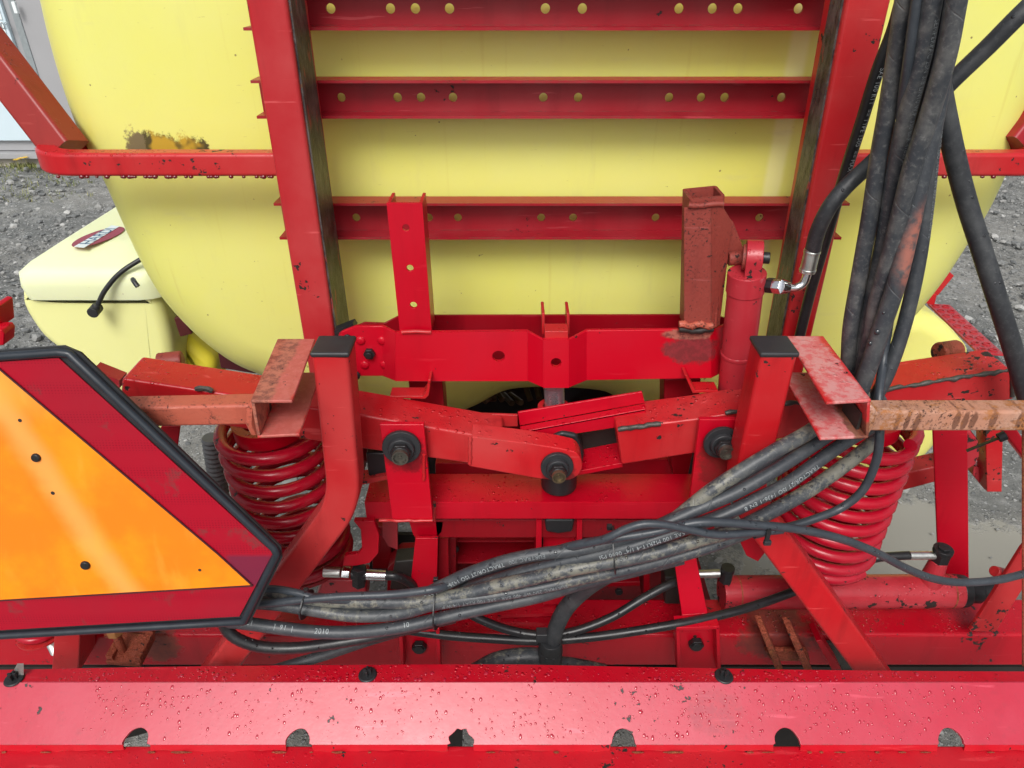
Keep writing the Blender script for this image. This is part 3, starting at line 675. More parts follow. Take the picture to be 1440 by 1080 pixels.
# ------------------------------------------------------------------ lift mast: uprights, rails, crossmember, post
def mast():
    r = root('lift_mast', 'red steel mast with two leaning uprights and drilled horizontal rails', 'lift mast', (.09, 1.2, .8))
    # uprights
    b = MB(); b.px([(335, -60), (394, -60), (489, 600), (447, 600)], 1.15, .118); u1 = b.build('upright', 'upright', r, bevel=.006, seg=3)
    b = MB(); b.px([(1203, -60), (1268, -60), (1125, 545), (1088, 545)], 1.15, .088); u2 = b.build('upright', 'coral', r, bevel=.006, seg=3)
    # greasy slide strips, 2 mm proud of the inner faces
    a0, a1 = P(394, -60, 1.15), P(489, 600, 1.15)
    b = MB(); b.prism([a0+Vector((.0, .010, 0)), a0+Vector((0, .088, 0)), a1+Vector((0, .112, 0)), a1+Vector((0, .006, 0))], (.003, 0, 0)); b.build('slide_strip', 'greasy', u1)
    a0, a1 = P(1203, -60, 1.15), P(1088, 545, 1.15)
    b = MB(); b.prism([a0+Vector((.0, .012, 0)), a0+Vector((0, .052, 0)), a1+Vector((0, .075, 0)), a1+Vector((0, .006, 0))], (-.003, 0, 0)); b.build('slide_strip', 'greasy', u2)
    # rails
    def rail(ytop, ybot, xl, xr, holes, hy):
        Yf, Yw = 1.272, 1.312
        zb = P(720, ybot, Yf).z; zt = P(720, ytop, Yf).z if ytop is not None else zb+.061
        x0, x1 = P(xl, (ybot-25), Yf).x, P(xr, ybot-25, Yf).x; t = .0045
        b = MB(); hl = []
        for (hx, hyy, hr) in holes:
            c = P(hx, hyy, Yw); rr = dist_px(hx, hyy, Yw, hr); hl.append([(c.x+rr*math.cos(2*math.pi*k/20), c.z+rr*math.sin(2*math.pi*k/20)) for k in range(20)])
        b.plate([(x0, zb+t), (x1, zb+t), (x1, zt-t), (x0, zt-t)], hl, t, (0, Yw+t/2, 0), (1, 0, 0), (0, 0, 1))
        for z in (zb+t/2, zt-t/2): b.box(((x0+x1)/2, (Yf+Yw+t)/2, z), (x1-x0, Yw+t-Yf, t))
        return b.build('rail', 'rail', r)
    rail(None, 43, 338, 1225, [(x, 12, 6.6) for x in (465, 549, 584, 632, 767, 819, 955, 1002, 1038, 1123)], 12)
    rail(113, 167, 357, 1208, [(x, 137, 6) for x in (480, 559, 592, 637, 764, 813, 941, 986, 1019, 1099)], 137)
    rail(286, 337, 389, 1189, [(x, 306, 5.6) for x in (501, 603, 644, 761, 806, 922, 1068)], 306)
    # crossmember
    b = MB()
    b.strip([(476, 470, 500, 1.125), (480, 467, 508, 1.105), (500, 459, 529, 1.105), (538, 459, 529, 1.105), (556, 468, 536, 1.08)], .008)
    b.pxplate([(556, 468), (742, 466), (742, 536), (556, 536)], [(701, 501, 9)], 1.08, .008)
    b.strip([(742, 466, 536, 1.08), (764, 478, 545.5, 1.055)], .008)
    b.pxplate([(764, 478), (800, 478), (800, 545.5), (764, 545.5)], [(782, 510, 7.5)], 1.055, .008)
    b.strip([(800, 478, 545.5, 1.055), (825, 465, 535, 1.08), (1000, 463, 532, 1.08), (1016, 459, 524, 1.10), (1029, 452, 505, 1.135)], .008)
    off = world_loc(r)
    pc = P(972, 492, 1.08)-off; pd = P(968, 470, 1.08)-off
    cmm = paint('scorched_crimson_paint', (.53, .001, .014), (.50, .006, .022), .32, chips=.12, grime=.15, drops=.5, wear=.3, patches=((pc, .052, .030, (.10, .03, .03), (.20, .035, .04), .8), (pd, .045, .012, (.40, .14, .10), (.14, .05, .04), .9)))
    cm = b.build('crossmember', cmm, r, bevel=.0012)
    b = MB(); b.strip([(494, 462, 480, 1.16), (512, 454, 490, 1.17), (540, 455, 515, 1.18), (562, 444, 528, 1.19), (1000, 443, 528, 1.19), (1030, 450, 520, 1.18)], .006); b.build('back_plate', 'crimson_shaded', r, bevel=.001)
    for x, y, Yd in ((507, 479, 1.105), (537, 479, 1.105), (513, 513, 1.105), (541, 513, 1.105), (1022, 478, 1.108), (1020, 510, 1.108)):
        b = MB(); bmesh.ops.create_uvsphere(b.bm, u_segments=14, v_segments=10, radius=.0085, matrix=Matrix.Translation(P(x, y, Yd)) @ Matrix.Diagonal((1, .6, 1, 1))); b.build('dimple', 'crimson', cm)
    b = MB(); c = P(520, 496, 1.105); hexn(b, c, (0, -1, 0), .0105, .009); b.cyl(c+Vector((0, -.009, 0)), c+Vector((0, -.014, 0)), .006, n=12); b.build('bolt', 'blacksteel', cm, bevel=.001)
    for x, y in ((489, 477), (500, 528)):
        b = MB(); bmesh.ops.create_icosphere(b.bm, subdivisions=2, radius=.008, matrix=Matrix.Translation(P(x, y, 1.10)) @ Matrix.Diagonal((1.1, .6, 1.2, 1))); b.build('rubber_plug', 'black', cm)
    b = MB(); b.px([(471, 478), (500, 461), (496, 455), (470, 465)], 1.14, .02); b.build('rubber_pad', 'black', cm)
    # small upright cleats in the middle
    b = MB()
    for x in (764, 799): b.px([(x-2.2, 441), (x+2.2, 441), (x+1.7, 470), (x-1.7, 470)], 1.10, .05)
    b.px([(766, 466), (799, 466), (799, 478), (766, 478)], 1.062, .03); b.build('cleat', 'coral', cm, bevel=.001)
    # channel post
    Yp = 1.086
    b = MB(); b.pxplate([(544, 286), (593.5, 286), (607, 470), (563, 470)], [(571, 320, 5.5), (576.5, 377, 5.5), (581.5, 429, 5.5)], Yp, .005, .0006)
    for (xt, xb, sgn) in ((544, 563, 1), (593.5, 607, -1)):
        p0, p1 = P(xt, 286, Yp), P(xb, 470, Yp); v = Vector((.005*sgn, 0, 0))
        b.prism([p0+Vector((0, .0055, 0)), p0+Vector((0, .058, 0)), p1+Vector((0, .058, 0)), p1+Vector((0, .0055, 0))], v)
    b.build('channel_post', 'crimson', r)
    b = MB(); b.tube([P(565, 467, 1.079), P(585, 466, 1.077), P(606, 467, 1.079)], .0035, n=8); b.build('weld_bead', 'coral', r)
    b = MB(); b.px([(574, 536), (622, 536), (628, 610), (582, 610)], 1.13, .05); b.build('post_foot', 'crimson_shaded', r, bevel=.003)
    b = MB(); b.px([(934, 533), (986, 533), (980, 600), (934, 600)], 1.13, .05); b.build('post_foot', 'crimson_shaded', r, bevel=.003)
    # oxide-red stub tube and its lug
    Ys = 1.075
    pt, pb = P(995, 278, Ys), P(984, 462, Ys)
    wt = (P(1020, 278, Ys)-P(970, 278, Ys)).length; dp = .058
    ang = pb-pt
    b = MB(); path = [Vector((pt.x, Ys+dp/2, pt.z)), Vector((pb.x+.004, Ys+dp/2, pb.z))]
    b.sweep(path, rrect(dp, wt, .006), (1, 0, 0), inner=rrect(dp-.010, wt-.010, .003)); st = b.build('stub_tube', 'primer', r, angle=60, label='oxide red square stub tube with an open top')
    b = MB(); b.strip([(962, 292, 455, Ys-.004), (1000, 291, 455, Ys-.006)], .004)
    b.prism([P(1000, 291, Ys-.006), P(1016, 290, Ys-.006), P(1030, 313, Ys+.01), P(1012, 458, Ys+.01), P(1000, 455, Ys-.006)], (0, .005, 0)); b.build('wrap_plate', 'primer', st, bevel=.001)
    b = MB(); b.tube([P(x, 288+1.5*math.sin(x), Ys-.006) for x in range(968, 1018, 7)], .0042, n=8, bumps=.15); b.build('weld_bead', 'primer', st); b = MB()
    b.tube([P(x, 457+2*math.sin(x*1.3), Ys-.006) for x in range(955, 1006, 6)], .0055, n=8, bumps=.2); b.build('weld_bead', 'salmon', st)
    b = MB(); b.tube([P(x, 464+1.5*math.sin(x*.9), 1.072) for x in range(955, 1006, 6)], .005, n=8, bumps=.3); b.build('charred_weld', 'darkvoid', st)
    b = MB(); b.px([(1018, 300), (1031, 312), (1047, 353), (1046, 360), (1024, 372), (1018, 372)], 1.10, .006); b.build('gusset', 'primer', st, bevel=.001)
    b = MB(); p0, p1 = P(1024, 364, 1.09), P(1051, 362, 1.09); b.cyl(p0, p1, .0115, n=20); b.build('boss', 'primer', st, bevel=.002)
    # small tabs above the rocker arms
    b = MB(); b.px([(548, 557), (594, 557), (599, 551), (602, 534), (606, 534), (603, 556), (598, 561), (548, 560)], 1.05, .03); b.build('tab', 'coral', r, bevel=.001)
    b = MB(); b.px([(963, 528), (967, 528), (978, 549), (1010, 549), (1010, 552), (974, 553)], 1.05, .03); b.build('tab', 'coral', r, bevel=.001)
    # chromed guide rod in the middle, red reflection put into its tint
    b = MB(); b.cyl(P(779, 543, 1.09), P(783, 640, 1.09), .0185, n=28); b.build('guide_rod', simple('red_reflection_chrome', (.50, .40, .45), .3, metal=.8, var=.1), r)
    b = MB(); c0 = P(779, 571, 1.09); b.ring(c0, c0+Vector((0, 0, -.012)), .03, .02); b.build('rod_collar', 'coral', r, bevel=.001)
    return r
mast()

# ------------------------------------------------------------------ lift cylinder with its elbow
def lift_cylinder():
    Yc = 1.03
    r = root('lift_cylinder', 'faded red hydraulic lift cylinder standing beside the oxide red stub tube', 'cylinder', P(1040, 560, Yc+.03))
    top, bot = P(1058, 392, Yc), P(1035, 590, Yc+.02)
    rad = dist_px(1056, 430, Yc, 25); off = Vector((0, rad, 0)); top += off; bot += off
    d = (bot-top).normalized()
    b = MB(); b.cyl(top+d*.035, bot, rad, n=40); b.build('barrel', 'cylpaint', r)
    b = MB(); b.cyl(top, top+d*.036, rad*1.07, n=40); b.build('end_cap', 'cylpaint', r, bevel=.002); b = MB(); b.ring(top+d*.150, top+d*.158, rad*1.05, rad*.9, 40); b.build('collar_ring', 'cylpaint', r, bevel=.002)
    # eye: rounded lug with a hole, its plane facing sideways
    ec = P(1060, 362, Yc+.03); w = .022
    pts = [(-.020, -.05), (.020, -.05), (.026, 0)]+[(.026*math.cos(a), .026*math.sin(a)) for a in [math.pi*k/12 for k in range(1, 12)]]+[(-.026, 0)]
    au, av = Vector((.25, .97, 0)).normalized(), Vector((-.06, 0, 1)).normalized()
    b = MB(); b.plate(pts, [[(.010*math.cos(2*math.pi*k/18), .010*math.sin(2*math.pi*k/18)) for k in range(18)]], w, ec, au, av, .0015); b.build('eye', 'cylpaint', r)
    ax = au.cross(av)
    b = MB(); sg = 1 if ax.x > 0 else -1; b.cyl(ec-ax*sg*.014, ec+ax*sg*.024, .0095, n=18); pin = b.build('pin', 'blacksteel', r, bevel=.0015)
    b = MB(); b.ring(ec-ax*.017, ec-ax*.0125, .02, .0095, 28) if ax.x > 0 else b.ring(ec+ax*.0125, ec+ax*.017, .02, .0095, 28); b.build('washer', 'primer', r)
    # elbow fitting
    f0 = P(1078, 401, Yc+.02)
    b = MB(); b.cyl(f0, P(1090, 402, Yc+.01), .0125, n=6); b.build('adapter', 'blacksteel', r, bevel=.001)
    b = MB(); b.cyl(P(1088, 402, Yc+.01), P(1100, 403, Yc), .0125, n=6); b.cyl(P(1098, 403, Yc), P(1110, 404, Yc), .0125, .009, n=20); b.build('swivel_nut', 'chrome', r, bevel=.001)
    b = MB(); b.tube(spline([P(1106, 404, Yc), P(1120, 404, Yc), P(1130, 398, Yc), P(1135, 386, Yc), P(1138, 376, Yc)], 6), .0065, n=16); b.build('elbow_pipe', 'chrome', r)
    b = MB(); p0, p1 = P(1135, 383, Yc), P(1143, 350, Yc); b.cyl(p0, p1, .0118, n=24); v = (p1-p0)
    for k in (.12, .88): b.ring(p0+v*(k-.05), p0+v*(k+.05), .0126, .01, 24)
    b.build('ferrule', 'zinc', r, bevel=.0008)
lift_cylinder()

# ------------------------------------------------------------------ rocker arms
def pivot(par, x, y, Y, rw, flat=False, stud='brass', tilt=.12):
    c = P(x, y, Y); w = dist_px(x, y, Y, rw); d = Vector((.05, -1, .02)).normalized()
    b = MB(); b.cyl(c, c+d*.008, w, n=36)
    b.cyl(c+d*.008, c+d*.016, w*.72, w*.66, n=30); ws = b.build('bush', 'blackdull', par, bevel=.0015)
    b = MB(); hexn(b, c+d*.014, d, w*.56, .010); b.cyl(c+d*.024, c+d*.029, w*.5, w*.46, n=24); b.build('nut', 'blacksteel', ws, bevel=.0012)
    b = MB(); b.ring(c+d*.028, c+d*.036, w*.42, w*.34, 24); b.cyl(c+d*.028, c+d*.031, w*.34, n=20); b.cyl(c+d*.030, c+d*.034, w*.09, n=10); b.build('stud', stud, ws)
def rockers():
    Yf = .98
    r = root('rocker_arm', 'left red rocker arm sloping down to the central pivot bolt', 'rocker arm', P(430, 600, Yf))
    b = MB(); b.px([(171, 532), (340, 557.5), (506, 583), (665, 611), (707, 619), (700, 658), (511, 632), (168, 575)], Yf, .075); b.build('arm_tube', 'coral', r, bevel=.005, seg=3)
    b = MB(); arc = [(795+24*math.cos(math.radians(a)), 654+22*math.sin(math.radians(a))) for a in range(-60, 91, 15)]
    b.px([(663, 614), (740, 623), (785, 630)]+arc+[(785, 676.5), (754, 673), (659, 656)], Yf-.018, .04); b.build('end_link', paint('greased_red_paint', (.54, .012, .018), (.54, .060, .058), .34, chips=.34, grime=.35, drops=.9, wear=.65, patches=((P(785, 664, Yf)-world_loc(r), .034, .03, (.05, .01, .01), (.14, .01, .012), .75),)), r, bevel=.0025)
    b = MB(); b.tube([P(661+.6*math.sin(k*2), 614+k*4.2, Yf-.019) for k in range(10)], .0028, n=8, bumps=.3); b.build('weld_bead', 'coral', r)
    b = MB(); b.tube([P(664+k*5, 612+k*.7+.5*math.sin(k*2.2), Yf-.010) for k in range(9)], .003, n=8, bumps=.3); b.build('weld_bead', 'coral', r)
    b = MB(); q = [P(664, 582, Yf+.077), P(728, 584, Yf+.077), P(728, 600, Yf+.077), P(664, 600, Yf+.077)]; b.prism(q, (0, .006, 0)); b.build('rear_cheek', 'coral', r, bevel=.001)
    pivot(r, 783, 654, Yf-.02, 23)
    b = MB(); c = P(786, 676, Yf+.06); b.cyl(Vector((c.x, c.y, P(786, 640, Yf+.05).z)), Vector((c.x, c.y, P(786, 690, Yf+.045).z)), dist_px(786, 680, Yf+.05, 25), n=36); b.build('rubber_stop', 'black', r, bevel=.003)
    b = MB(); b.px([(760, 622), (790, 608), (812, 612), (822, 640), (815, 668), (770, 660)], Yf+.03, .06); b.build('pivot_block', 'black', r, bevel=.006)
    b = MB(); b.tube([P(275+k*6, 561-3*math.sin(k*.7)-(275+k*6-275)*-.16-14, Yf-.001) for k in range(5)], .004, n=6, bumps=.3); b.build('bare_patch', 'weld', r)

    r = root('rocker_arm', 'right red rocker arm with a black weathered edge, rising to the right', 'rocker arm', P(1180, 590, Yf))
    b = MB(); b.px([(867, 604), (915, 597), (979, 589), (1248, 546.5), (1424, 521), (1426, 562), (1250, 592), (982, 637), (874, 654)], Yf, .075); b.build('arm_tube', 'coral', r, bevel=.004, seg=3)
    b = MB(); random.seed(4)
    xs = list(range(1020, 1424, 7)); b.tube([P(x, 587.5-(x-979)*.1515+random.uniform(-1.2, 1.2), Yf-.0005) for x in xs], lambda t: .0034+.0018*math.sin(t*37)*math.sin(t*91), n=8)
    xs = list(range(869, 930, 6)); b.tube([P(x, 604-(x-867)*.13+random.uniform(-.8, .8), Yf-.0005) for x in xs], .004, n=8, bumps=.2)
    b.tube([P(1424, 522+k*5, Yf-.001) for k in range(8)], .0035, n=8, bumps=.2)
    b.build('bare_edge', 'weld', r)
    b = MB(); b.px([(812, 663), (875, 651), (876, 657), (812, 669)], 1.0, .062); b.build('end_link', 'crimson', r, bevel=.001)
    # open channel lying on the joint
    zL, zR = P(731, 599, 1.035).z, P(907, 567, 1.035).z
    a, c = P(731, 599, 1.035), P(907, 567, 1.035); at, ct = P(728, 580, 1.035), P(903, 551, 1.035)
    fa, fc = PZ(733, 608, zL), PZ(908, 574, zR); fa.y = fc.y = (fa.y+fc.y)/2
    fab, fcb = P(733, 622, fa.y), P(909, 595, fa.y)
    b = MB(); b.prism([a, c, ct, at], (0, .005, 0)); b.prism([fa, fc, c, a], (0, 0, -.005)); b.prism([fab, fcb, fc, fa], (0, .005, 0)); b.build('open_channel', 'crimson', r, bevel=.0015)
    b = MB(); b.px([(775, 618), (885, 598), (885, 642), (830, 648), (775, 650)], 1.075, .03); b.build('dark_gap_block', 'darkvoid', r)  # near-black block filling the gap behind the open channel
    pivot(r, 1013, 620, .948, 25, stud='stud')
rockers()

# ------------------------------------------------------------------ carrier frame
def carrier():
    r = root('carrier_frame', 'bright red carrier frame with two hanger plates and a wide crossbar', 'carrier frame', P(785, 800, 1.05))
    b = MB(); b.px([(533.6, 597), (596, 597), (608.6, 730.5), (551.7, 730.5)], .957, .010); hm = paint('greased_crimson_paint', (.53, .001, .014), (.50, .006, .022), .32, chips=.15, grime=.22, drops=.3, wear=.3, patches=((P(566, 640, .95)-world_loc(r), .040, .045, (.07, .004, .006), (.20, .004, .010), .7), (P(1012, 650, .95)-world_loc(r), .036, .06, (.10, .02, .012), (.18, .01, .012), .7))); h1 = b.build('hanger_plate', hm, r, bevel=.0015)
    pivot(h1, 565, 627, .956, 27, stud='stud')
    b = MB(); b.px([(984, 590), (1044, 590), (1024, 735), (966, 735)], .957, .010); b.build('hanger_plate', hm, r, bevel=.0015)
    # crossbar
    zt = P(785, 706, 1.0).z; zb = P(785, 730, 1.0).z; x0, x1 = P(512, 706, 1.0).x, P(1010, 706, 1.0).x
    b = MB(); b.box(((x0+x1)/2, 1.042, (zt+zb)/2), (x1-x0, .084, zt-zb)); b.build('crossbar', 'crimson', r, bevel=.002)
    b = MB(); b.px([(612, 652), (942, 646), (946, 668), (612, 667)], 1.16, .05); b.build('upper_tie', 'crimson', r, bevel=.002)
    b = MB(); b.px([(600, 640), (980, 636), (985, 766), (595, 766)], 1.24, .01); b.build('shaded_rear_web', 'darkvoid', r)  # web coloured near-black, the shade of the gap put into it
    for q in ([(545, 645), (566, 645), (572, 668), (548, 668)], [(943, 640), (975, 634), (968, 668), (946, 668)]):
        b = MB(); b.px(q, 1.10, .06); b.build('side_post', 'crimson_shaded', r, bevel=.002)
    b = MB(); b.px([(505, 676), (548, 668), (548, 674), (505, 683)], .99, .03); b.build('small_tab', 'coral', r, bevel=.001)
    b = MB(); b.px([(514, 637), (545, 637), (545, 668), (518, 671)], 1.0, .05); b.build('rubber_buffer', 'black', r, bevel=.004)
    # webs under the crossbar
    b = MB(); b.px([(612, 731), (1005, 731), (1005, 756), (614, 756)], 1.03, .006); b.build('apron', 'crimson_shaded', r, bevel=.001)
    for x in (758, 815):
        b = MB(); b.px([(x-4, 731), (x+4, 731), (x+3, 840), (x-5, 840)], 1.02, .12); b.build('web_plate', 'crimson', r, bevel=.001)
    b = MB(); b.px([(764, 752), (811, 752), (809, 850), (764, 850)], 1.06, .006); b.build('web_panel', 'crimson', r)
    b = MB(); b.px([(766, 731), (808, 731), (805, 748), (785, 751), (768, 748)], 1.015, .04); b.build('rubber_block', 'black', r, bevel=.004)
    b = MB(); b.px([(600, 762), (975, 762), (1010, 880), (560, 880)], 1.26, .01); b.build('rear_panel', 'crimson_shaded', r)
    for (x0_, x1_, y, Y) in ((641, 752, 760, 1.14), (639, 752, 790, 1.13), (822, 960, 770, 1.14), (822, 950, 800, 1.13)):
        b = MB(); b.px([(x0_, y), (x1_, y), (x1_, y+2.5), (x0_, y+2.5)], Y, .11); b.build('shelf', 'crimson_shaded', r)
    b = MB(); b.px([(627, 757), (641, 757), (641, 860), (630, 860)], 1.10, .14); b.build('inner_post', 'crimson_shaded', r, bevel=.001)
    b = MB(); c = P(708, 783, 1.24); b.cyl(c, c+Vector((0, .012, 0)), .012, n=20); b.build('drain_hole', 'darkvoid', r)
    for (xa, ya, xb, yb_, Y_) in ((533, 732, 608, 732, .955), (611, 706, 611, 731, .998), (596, 676, 596, 640, .955)):
        b = MB(); b.tube([P(xa+(xb-xa)*k/9+random.uniform(-.6, .6), ya+(yb_-ya)*k/9+random.uniform(-.6, .6), Y_) for k in range(10)], .0026, n=8, bumps=.25); b.build('weld_bead', 'coral', r)
    b = MB(); b.px([(520, 742), (548, 740), (552, 800), (524, 800)], 1.17, .03); b.build('inner_cheek', 'crimson_shaded', r, bevel=.002)
    b = MB(); b.px([(555, 790), (600, 786), (612, 830), (548, 830)], 1.08, .04); b.build('dark_block', 'darkvoid', r, bevel=.004)  # plain near-black block
    for (x_, y_) in ((640, 770), (700, 845), (870, 830), (905, 842)):
        b = MB(); c_ = P(x_, y_, 1.12); hexn(b, c_, (0, -1, 0), .009, .008); b.build('bolt', 'blacksteel', r, bevel=.001)
    for q_ in ([(832, 758), (905, 756), (905, 762), (832, 764)], [(832, 820), (900, 818), (900, 824), (832, 826)], [(905, 735), (914, 735), (914, 850), (905, 850)], [(850, 775), (895, 770), (900, 800), (850, 806)]):
        b = MB(); b.px(q_, 1.13, .06); b.build('gusset', 'crimson_shaded', r, bevel=.001)
    b = MB(); b.px([(935, 812), (962, 812), (970, 850), (935, 850)], 1.06, .05); b.build('dark_block', 'darkvoid', r, bevel=.004)
    # straps
    b = MB(); b.px([(575, 733), (624, 733), (622, 748), (616, 755), (583, 756), (580, 750)], 1.03, .012); b.px([(584, 757), (616, 757), (613, 870), (572, 870)], 1.01, .008); b.build('strap', 'crimson', r, bevel=.0015)
    b = MB(); b.px([(618, 757), (630, 757), (632, 860), (614, 860)], 1.05, .10); b.build('strap_web', 'crimson_shaded', r)
    pts = [(946, 785), (976, 780), (996, 862), (997, 884), (960, 884), (959, 866)]
    b = MB(); z_ = [P(944, 760, .99), P(974, 760, .99), P(995, 862, .955), P(959, 865, .955)]
    b.prism(z_, (0, .008, 0)); b.prism([P(959, 865, .955), P(995, 862, .955), P(997, 890, .952), P(960, 890, .952)], (0, .008, 0)); b.build('strap', 'crimson', r, bevel=.0015)
    for (x0_, x1_, yt, bx, by) in ((561, 618, 886, 590, 906), (951, 1012, 883, 978, 902)):
        b = MB(); b.px([(x0_, yt+2), (x1_, yt), (x1_+2, yt+60), (x0_+2, yt+60)], .955, .008)
        b.px([(x0_, yt+2), (x0_+5, yt+2), (x0_+7, yt+62), (x0_+2, yt+62)], .925, .03); b.px([(x1_-5, yt), (x1_, yt), (x1_+2, yt+62), (x1_-3, yt+62)], .925, .03)
        b.px([(x0_, yt), (x1_, yt-2), (x1_, yt+2), (x0_, yt+4)], .925, .03)
        br = b.build('clevis', 'crimson', r, bevel=.0012)
        b = MB(); c = P(bx, by, .954); hexn(b, c, (0, -1, -.1), .0155, .012); b.cyl(c+Vector((0, -.012, 0)), c+Vector((0, -.016, 0)), .011, n=20); b.build('bolt', 'blacksteel', br, bevel=.0015)
    b = MB(); b.px([(520, 752), (608, 752), (608, 812), (520, 812)], 1.22, .01); b.build('hollow_shade_plate', 'darkvoid', r)  # near-black plate added as the shade behind the strap
    # left lower curved lugs
    b = MB(); b.px([(497, 733), (526, 733), (533, 752), (532, 778), (520, 792), (500, 796), (482, 796), (484, 782), (503, 780), (509, 772), (507, 745)], .99, .012); b.build('hooked_lug', 'crimson', r, bevel=.0015)
    b = MB(); b.px([(538, 732), (559, 732), (559, 773), (546, 768), (538, 755)], 1.08, .008); b.build('fin_plate', 'cylpaint', r)
    b = MB(); b.px([(1040, 745), (1075, 745), (1078, 775), (1066, 790), (1050, 782), (1042, 765)], .99, .012); b.build('hooked_lug', 'crimson', r, bevel=.0015)
    b = MB(); b.px([(543, 850), (625, 850), (625, 800), (600, 783), (560, 785), (545, 800)], 1.12, .05); b.build('round_boss', 'crimson_shaded', r, bevel=.004)
carrier()

# ------------------------------------------------------------------ boom centre frame
def boomframe():
    r = root('boom_centre', 'red boom centre structure with capped bent legs, side arms and a long lower box beam', 'boom frame', P(760, 930, 1.04))
    prof = rrect(.053, .052, .007); inn = None
    def leg(capc, knee, foot, side, mat):
        p0 = Vector((P(*capc, .88).x, .907, P(*capc, .88).z)); p1 = Vector((P(*knee, .88).x, .907, P(*knee, .88).z)); f = P(*foot, .86); p2 = Vector((f.x, .888, f.z))
        d0 = (p1-p0).normalized(); d1 = (p2-p1).normalized(); R = .055; path = [p0]
        a, c = p1-d0*R, p1+d1*R
        for k in range(9):
            t = k/8; path.append(a*(1-t)**2+p1*2*t*(1-t)+c*t*t)
        path.append(p2+d1*.12)
        b = MB(); b.sweep(path, prof, (0, 1, 0)); o = b.build('bent_leg', mat, r, angle=60)
        b = MB(); b.box(p0+Vector((0, 0, .004)), (.056, .056, .008), d0.to_track_quat('Z', 'Y') if False else None); b.build('end_cap', 'blackdull', o, bevel=.003)
        return o
    leg((464, 503), (484, 712), (313, 940), -1, 'coral')
    leg((1096, 503), (1050, 708), (1222, 942), 1, 'coral')
    # C brackets
    def bracket(top, bot, web, sgn):
        # top / bottom are px quads of the flanges: (front-left, front-right, back-right, back-left) on their own heights
        zt = P(top[0][0], top[0][1], .80).z; zb = P(bot[0][0], bot[0][1], .80).z; t = .005
        tp = [PZ(x, y, zt) for x, y in top]; bp = [PZ(x, y, zb) for x, y in bot]
        b = MB(); b.prism(tp, (0, 0, -t)); b.prism(bp, (0, 0, t))
        i, j = (0, 3) if sgn < 0 else (1, 2)
        wv = Vector((t*(-sgn), 0, 0))
        b.prism([bp[i]+Vector((0, 0, t)), bp[j]+Vector((0, 0, t)), tp[j]-Vector((0, 0, t)), tp[i]-Vector((0, 0, t))], wv)
        return b.build('bracket', web, r, bevel=.0018)
    br = bracket([(352, 563), (411, 563), (443, 476), (390, 476)], [(362, 617), (422, 614), (452, 527), (398, 527)], paint('smudged_red_paint', (.55, .022, .022), (.54, .06, .05), .42, chips=.3, grime=.4, drops=.3, wear=.8, patches=((P(400, 535, .86)-world_loc(r), .03, .2, (.36, .17, .13), (.46, .22, .18), .5), (P(360, 560, .82)-world_loc(r), .028, .05, (.44, .16, .10), (.15, .06, .04), .8))), -1)
    br2 = bracket([(1162, 565.5), (1226, 562), (1158, 472), (1107, 472)], [(1152, 620), (1221, 617), (1160, 527), (1100, 527)], paint('scuffed_red_paint', (.55, .014, .018), (.54, .05, .05), .42, chips=.3, grime=.3, drops=.6, wear=.8, patches=((PZ(1165, 520, 1.193)-world_loc(r), .028, .2, (.62, .36, .34), (.60, .16, .16), .7), (P(1215, 600, .82)-world_loc(r), .02, .02, (.20, .08, .04), (.10, .04, .03), .9))), 1)
    # arms
    zf, zr = P(250, 577, .83).z, P(1300, 579, .83).z
    pa = [P(-120, 590, .81), P(250, 577, .83), P(352, 571, .835)]
    s = .034
    path = [Vector((P(-150, 585, .83).x, .83+s/2, zf-s/2-.004)), Vector((P(353, 572, .83).x, .83+s/2+.004, zf-s/2+.006))]
    b = MB(); b.sweep(path, rrect(s, s, .005), (0, 0, 1)); b.build('side_arm', 'salmon', r, angle=60, label='salmon coloured rusting side arm on the left')
    path = [Vector((P(1226, 579, .83).x, .83+s/2, zr-s/2)), Vector((P(1640, 579, .83).x, .83+s/2, zr-s/2))]
    b = MB(); b.sweep(path, rrect(s, s, .005), (0, 0, 1)); ro_ = world_loc(r); dk = tuple((P(x_, y_, .83)-ro_, rx_, .017, (.13, .05, .03), (.17, .07, .04), .85) for x_, y_, rx_ in ((1262, 594, .004), (1276, 592, .004), (1289, 594, .004), (1345, 592, .005), (1357, 592, .005), (1369, 592, .005), (1396, 593, .006), (1434, 592, .005)))
    rm_ = paint('drip_stained_rusty_paint', (.46, .19, .11), (.52, .36, .28), .6, chips=.3, rust=.50, grime=.9, drops=.3, grain=1.6, rustcol=(.22, .085, .028), wear=.8, speck=.4, patches=dk)
    b.build('side_arm', rm_, r, angle=60, label='heavily rusted side arm on the right')
    # welds round arm roots
    b = MB(); x = P(352, 572, .83).x; b.tube([Vector((x-.002, .83, zf-s-.004)), Vector((x-.003, .826, zf-s/2)), Vector((x, .828, zf+.002)), Vector((x+.004, .85, zf+.006)), Vector((x+.003, .87, zf+.004))], .0055, n=8, bumps=.2); b.build('weld_bead', 'salmon', br)
    b = MB(); x = P(1227, 572, .83).x; b.tube([Vector((x, .83, zr-s)), Vector((x, .826, zr-s/2)), Vector((x, .828, zr+.002)), Vector((x-.004, .85, zr+.006))], .0055, n=8, bumps=.2); b.build('weld_bead', 'rusty', br2)
    b = MB(); x = P(357, 590, .81).x; b.box((x+.002, .845, zf-s/2+.004), (.004, .05, .04)); b.build('hollow_end_shade', 'darkvoid', br)  # near-black plate painting the shade inside the hollow end
    b = MB(); x = P(1219, 590, .81).x; b.box((x-.003, .845, zr-s/2), (.004, .05, .042)); b.build('hollow_end_shade', 'darkvoid', br2)
    # lower box beam
    zt, zb = P(700, 893, 1.0).z, P(700, 937, 1.0).z
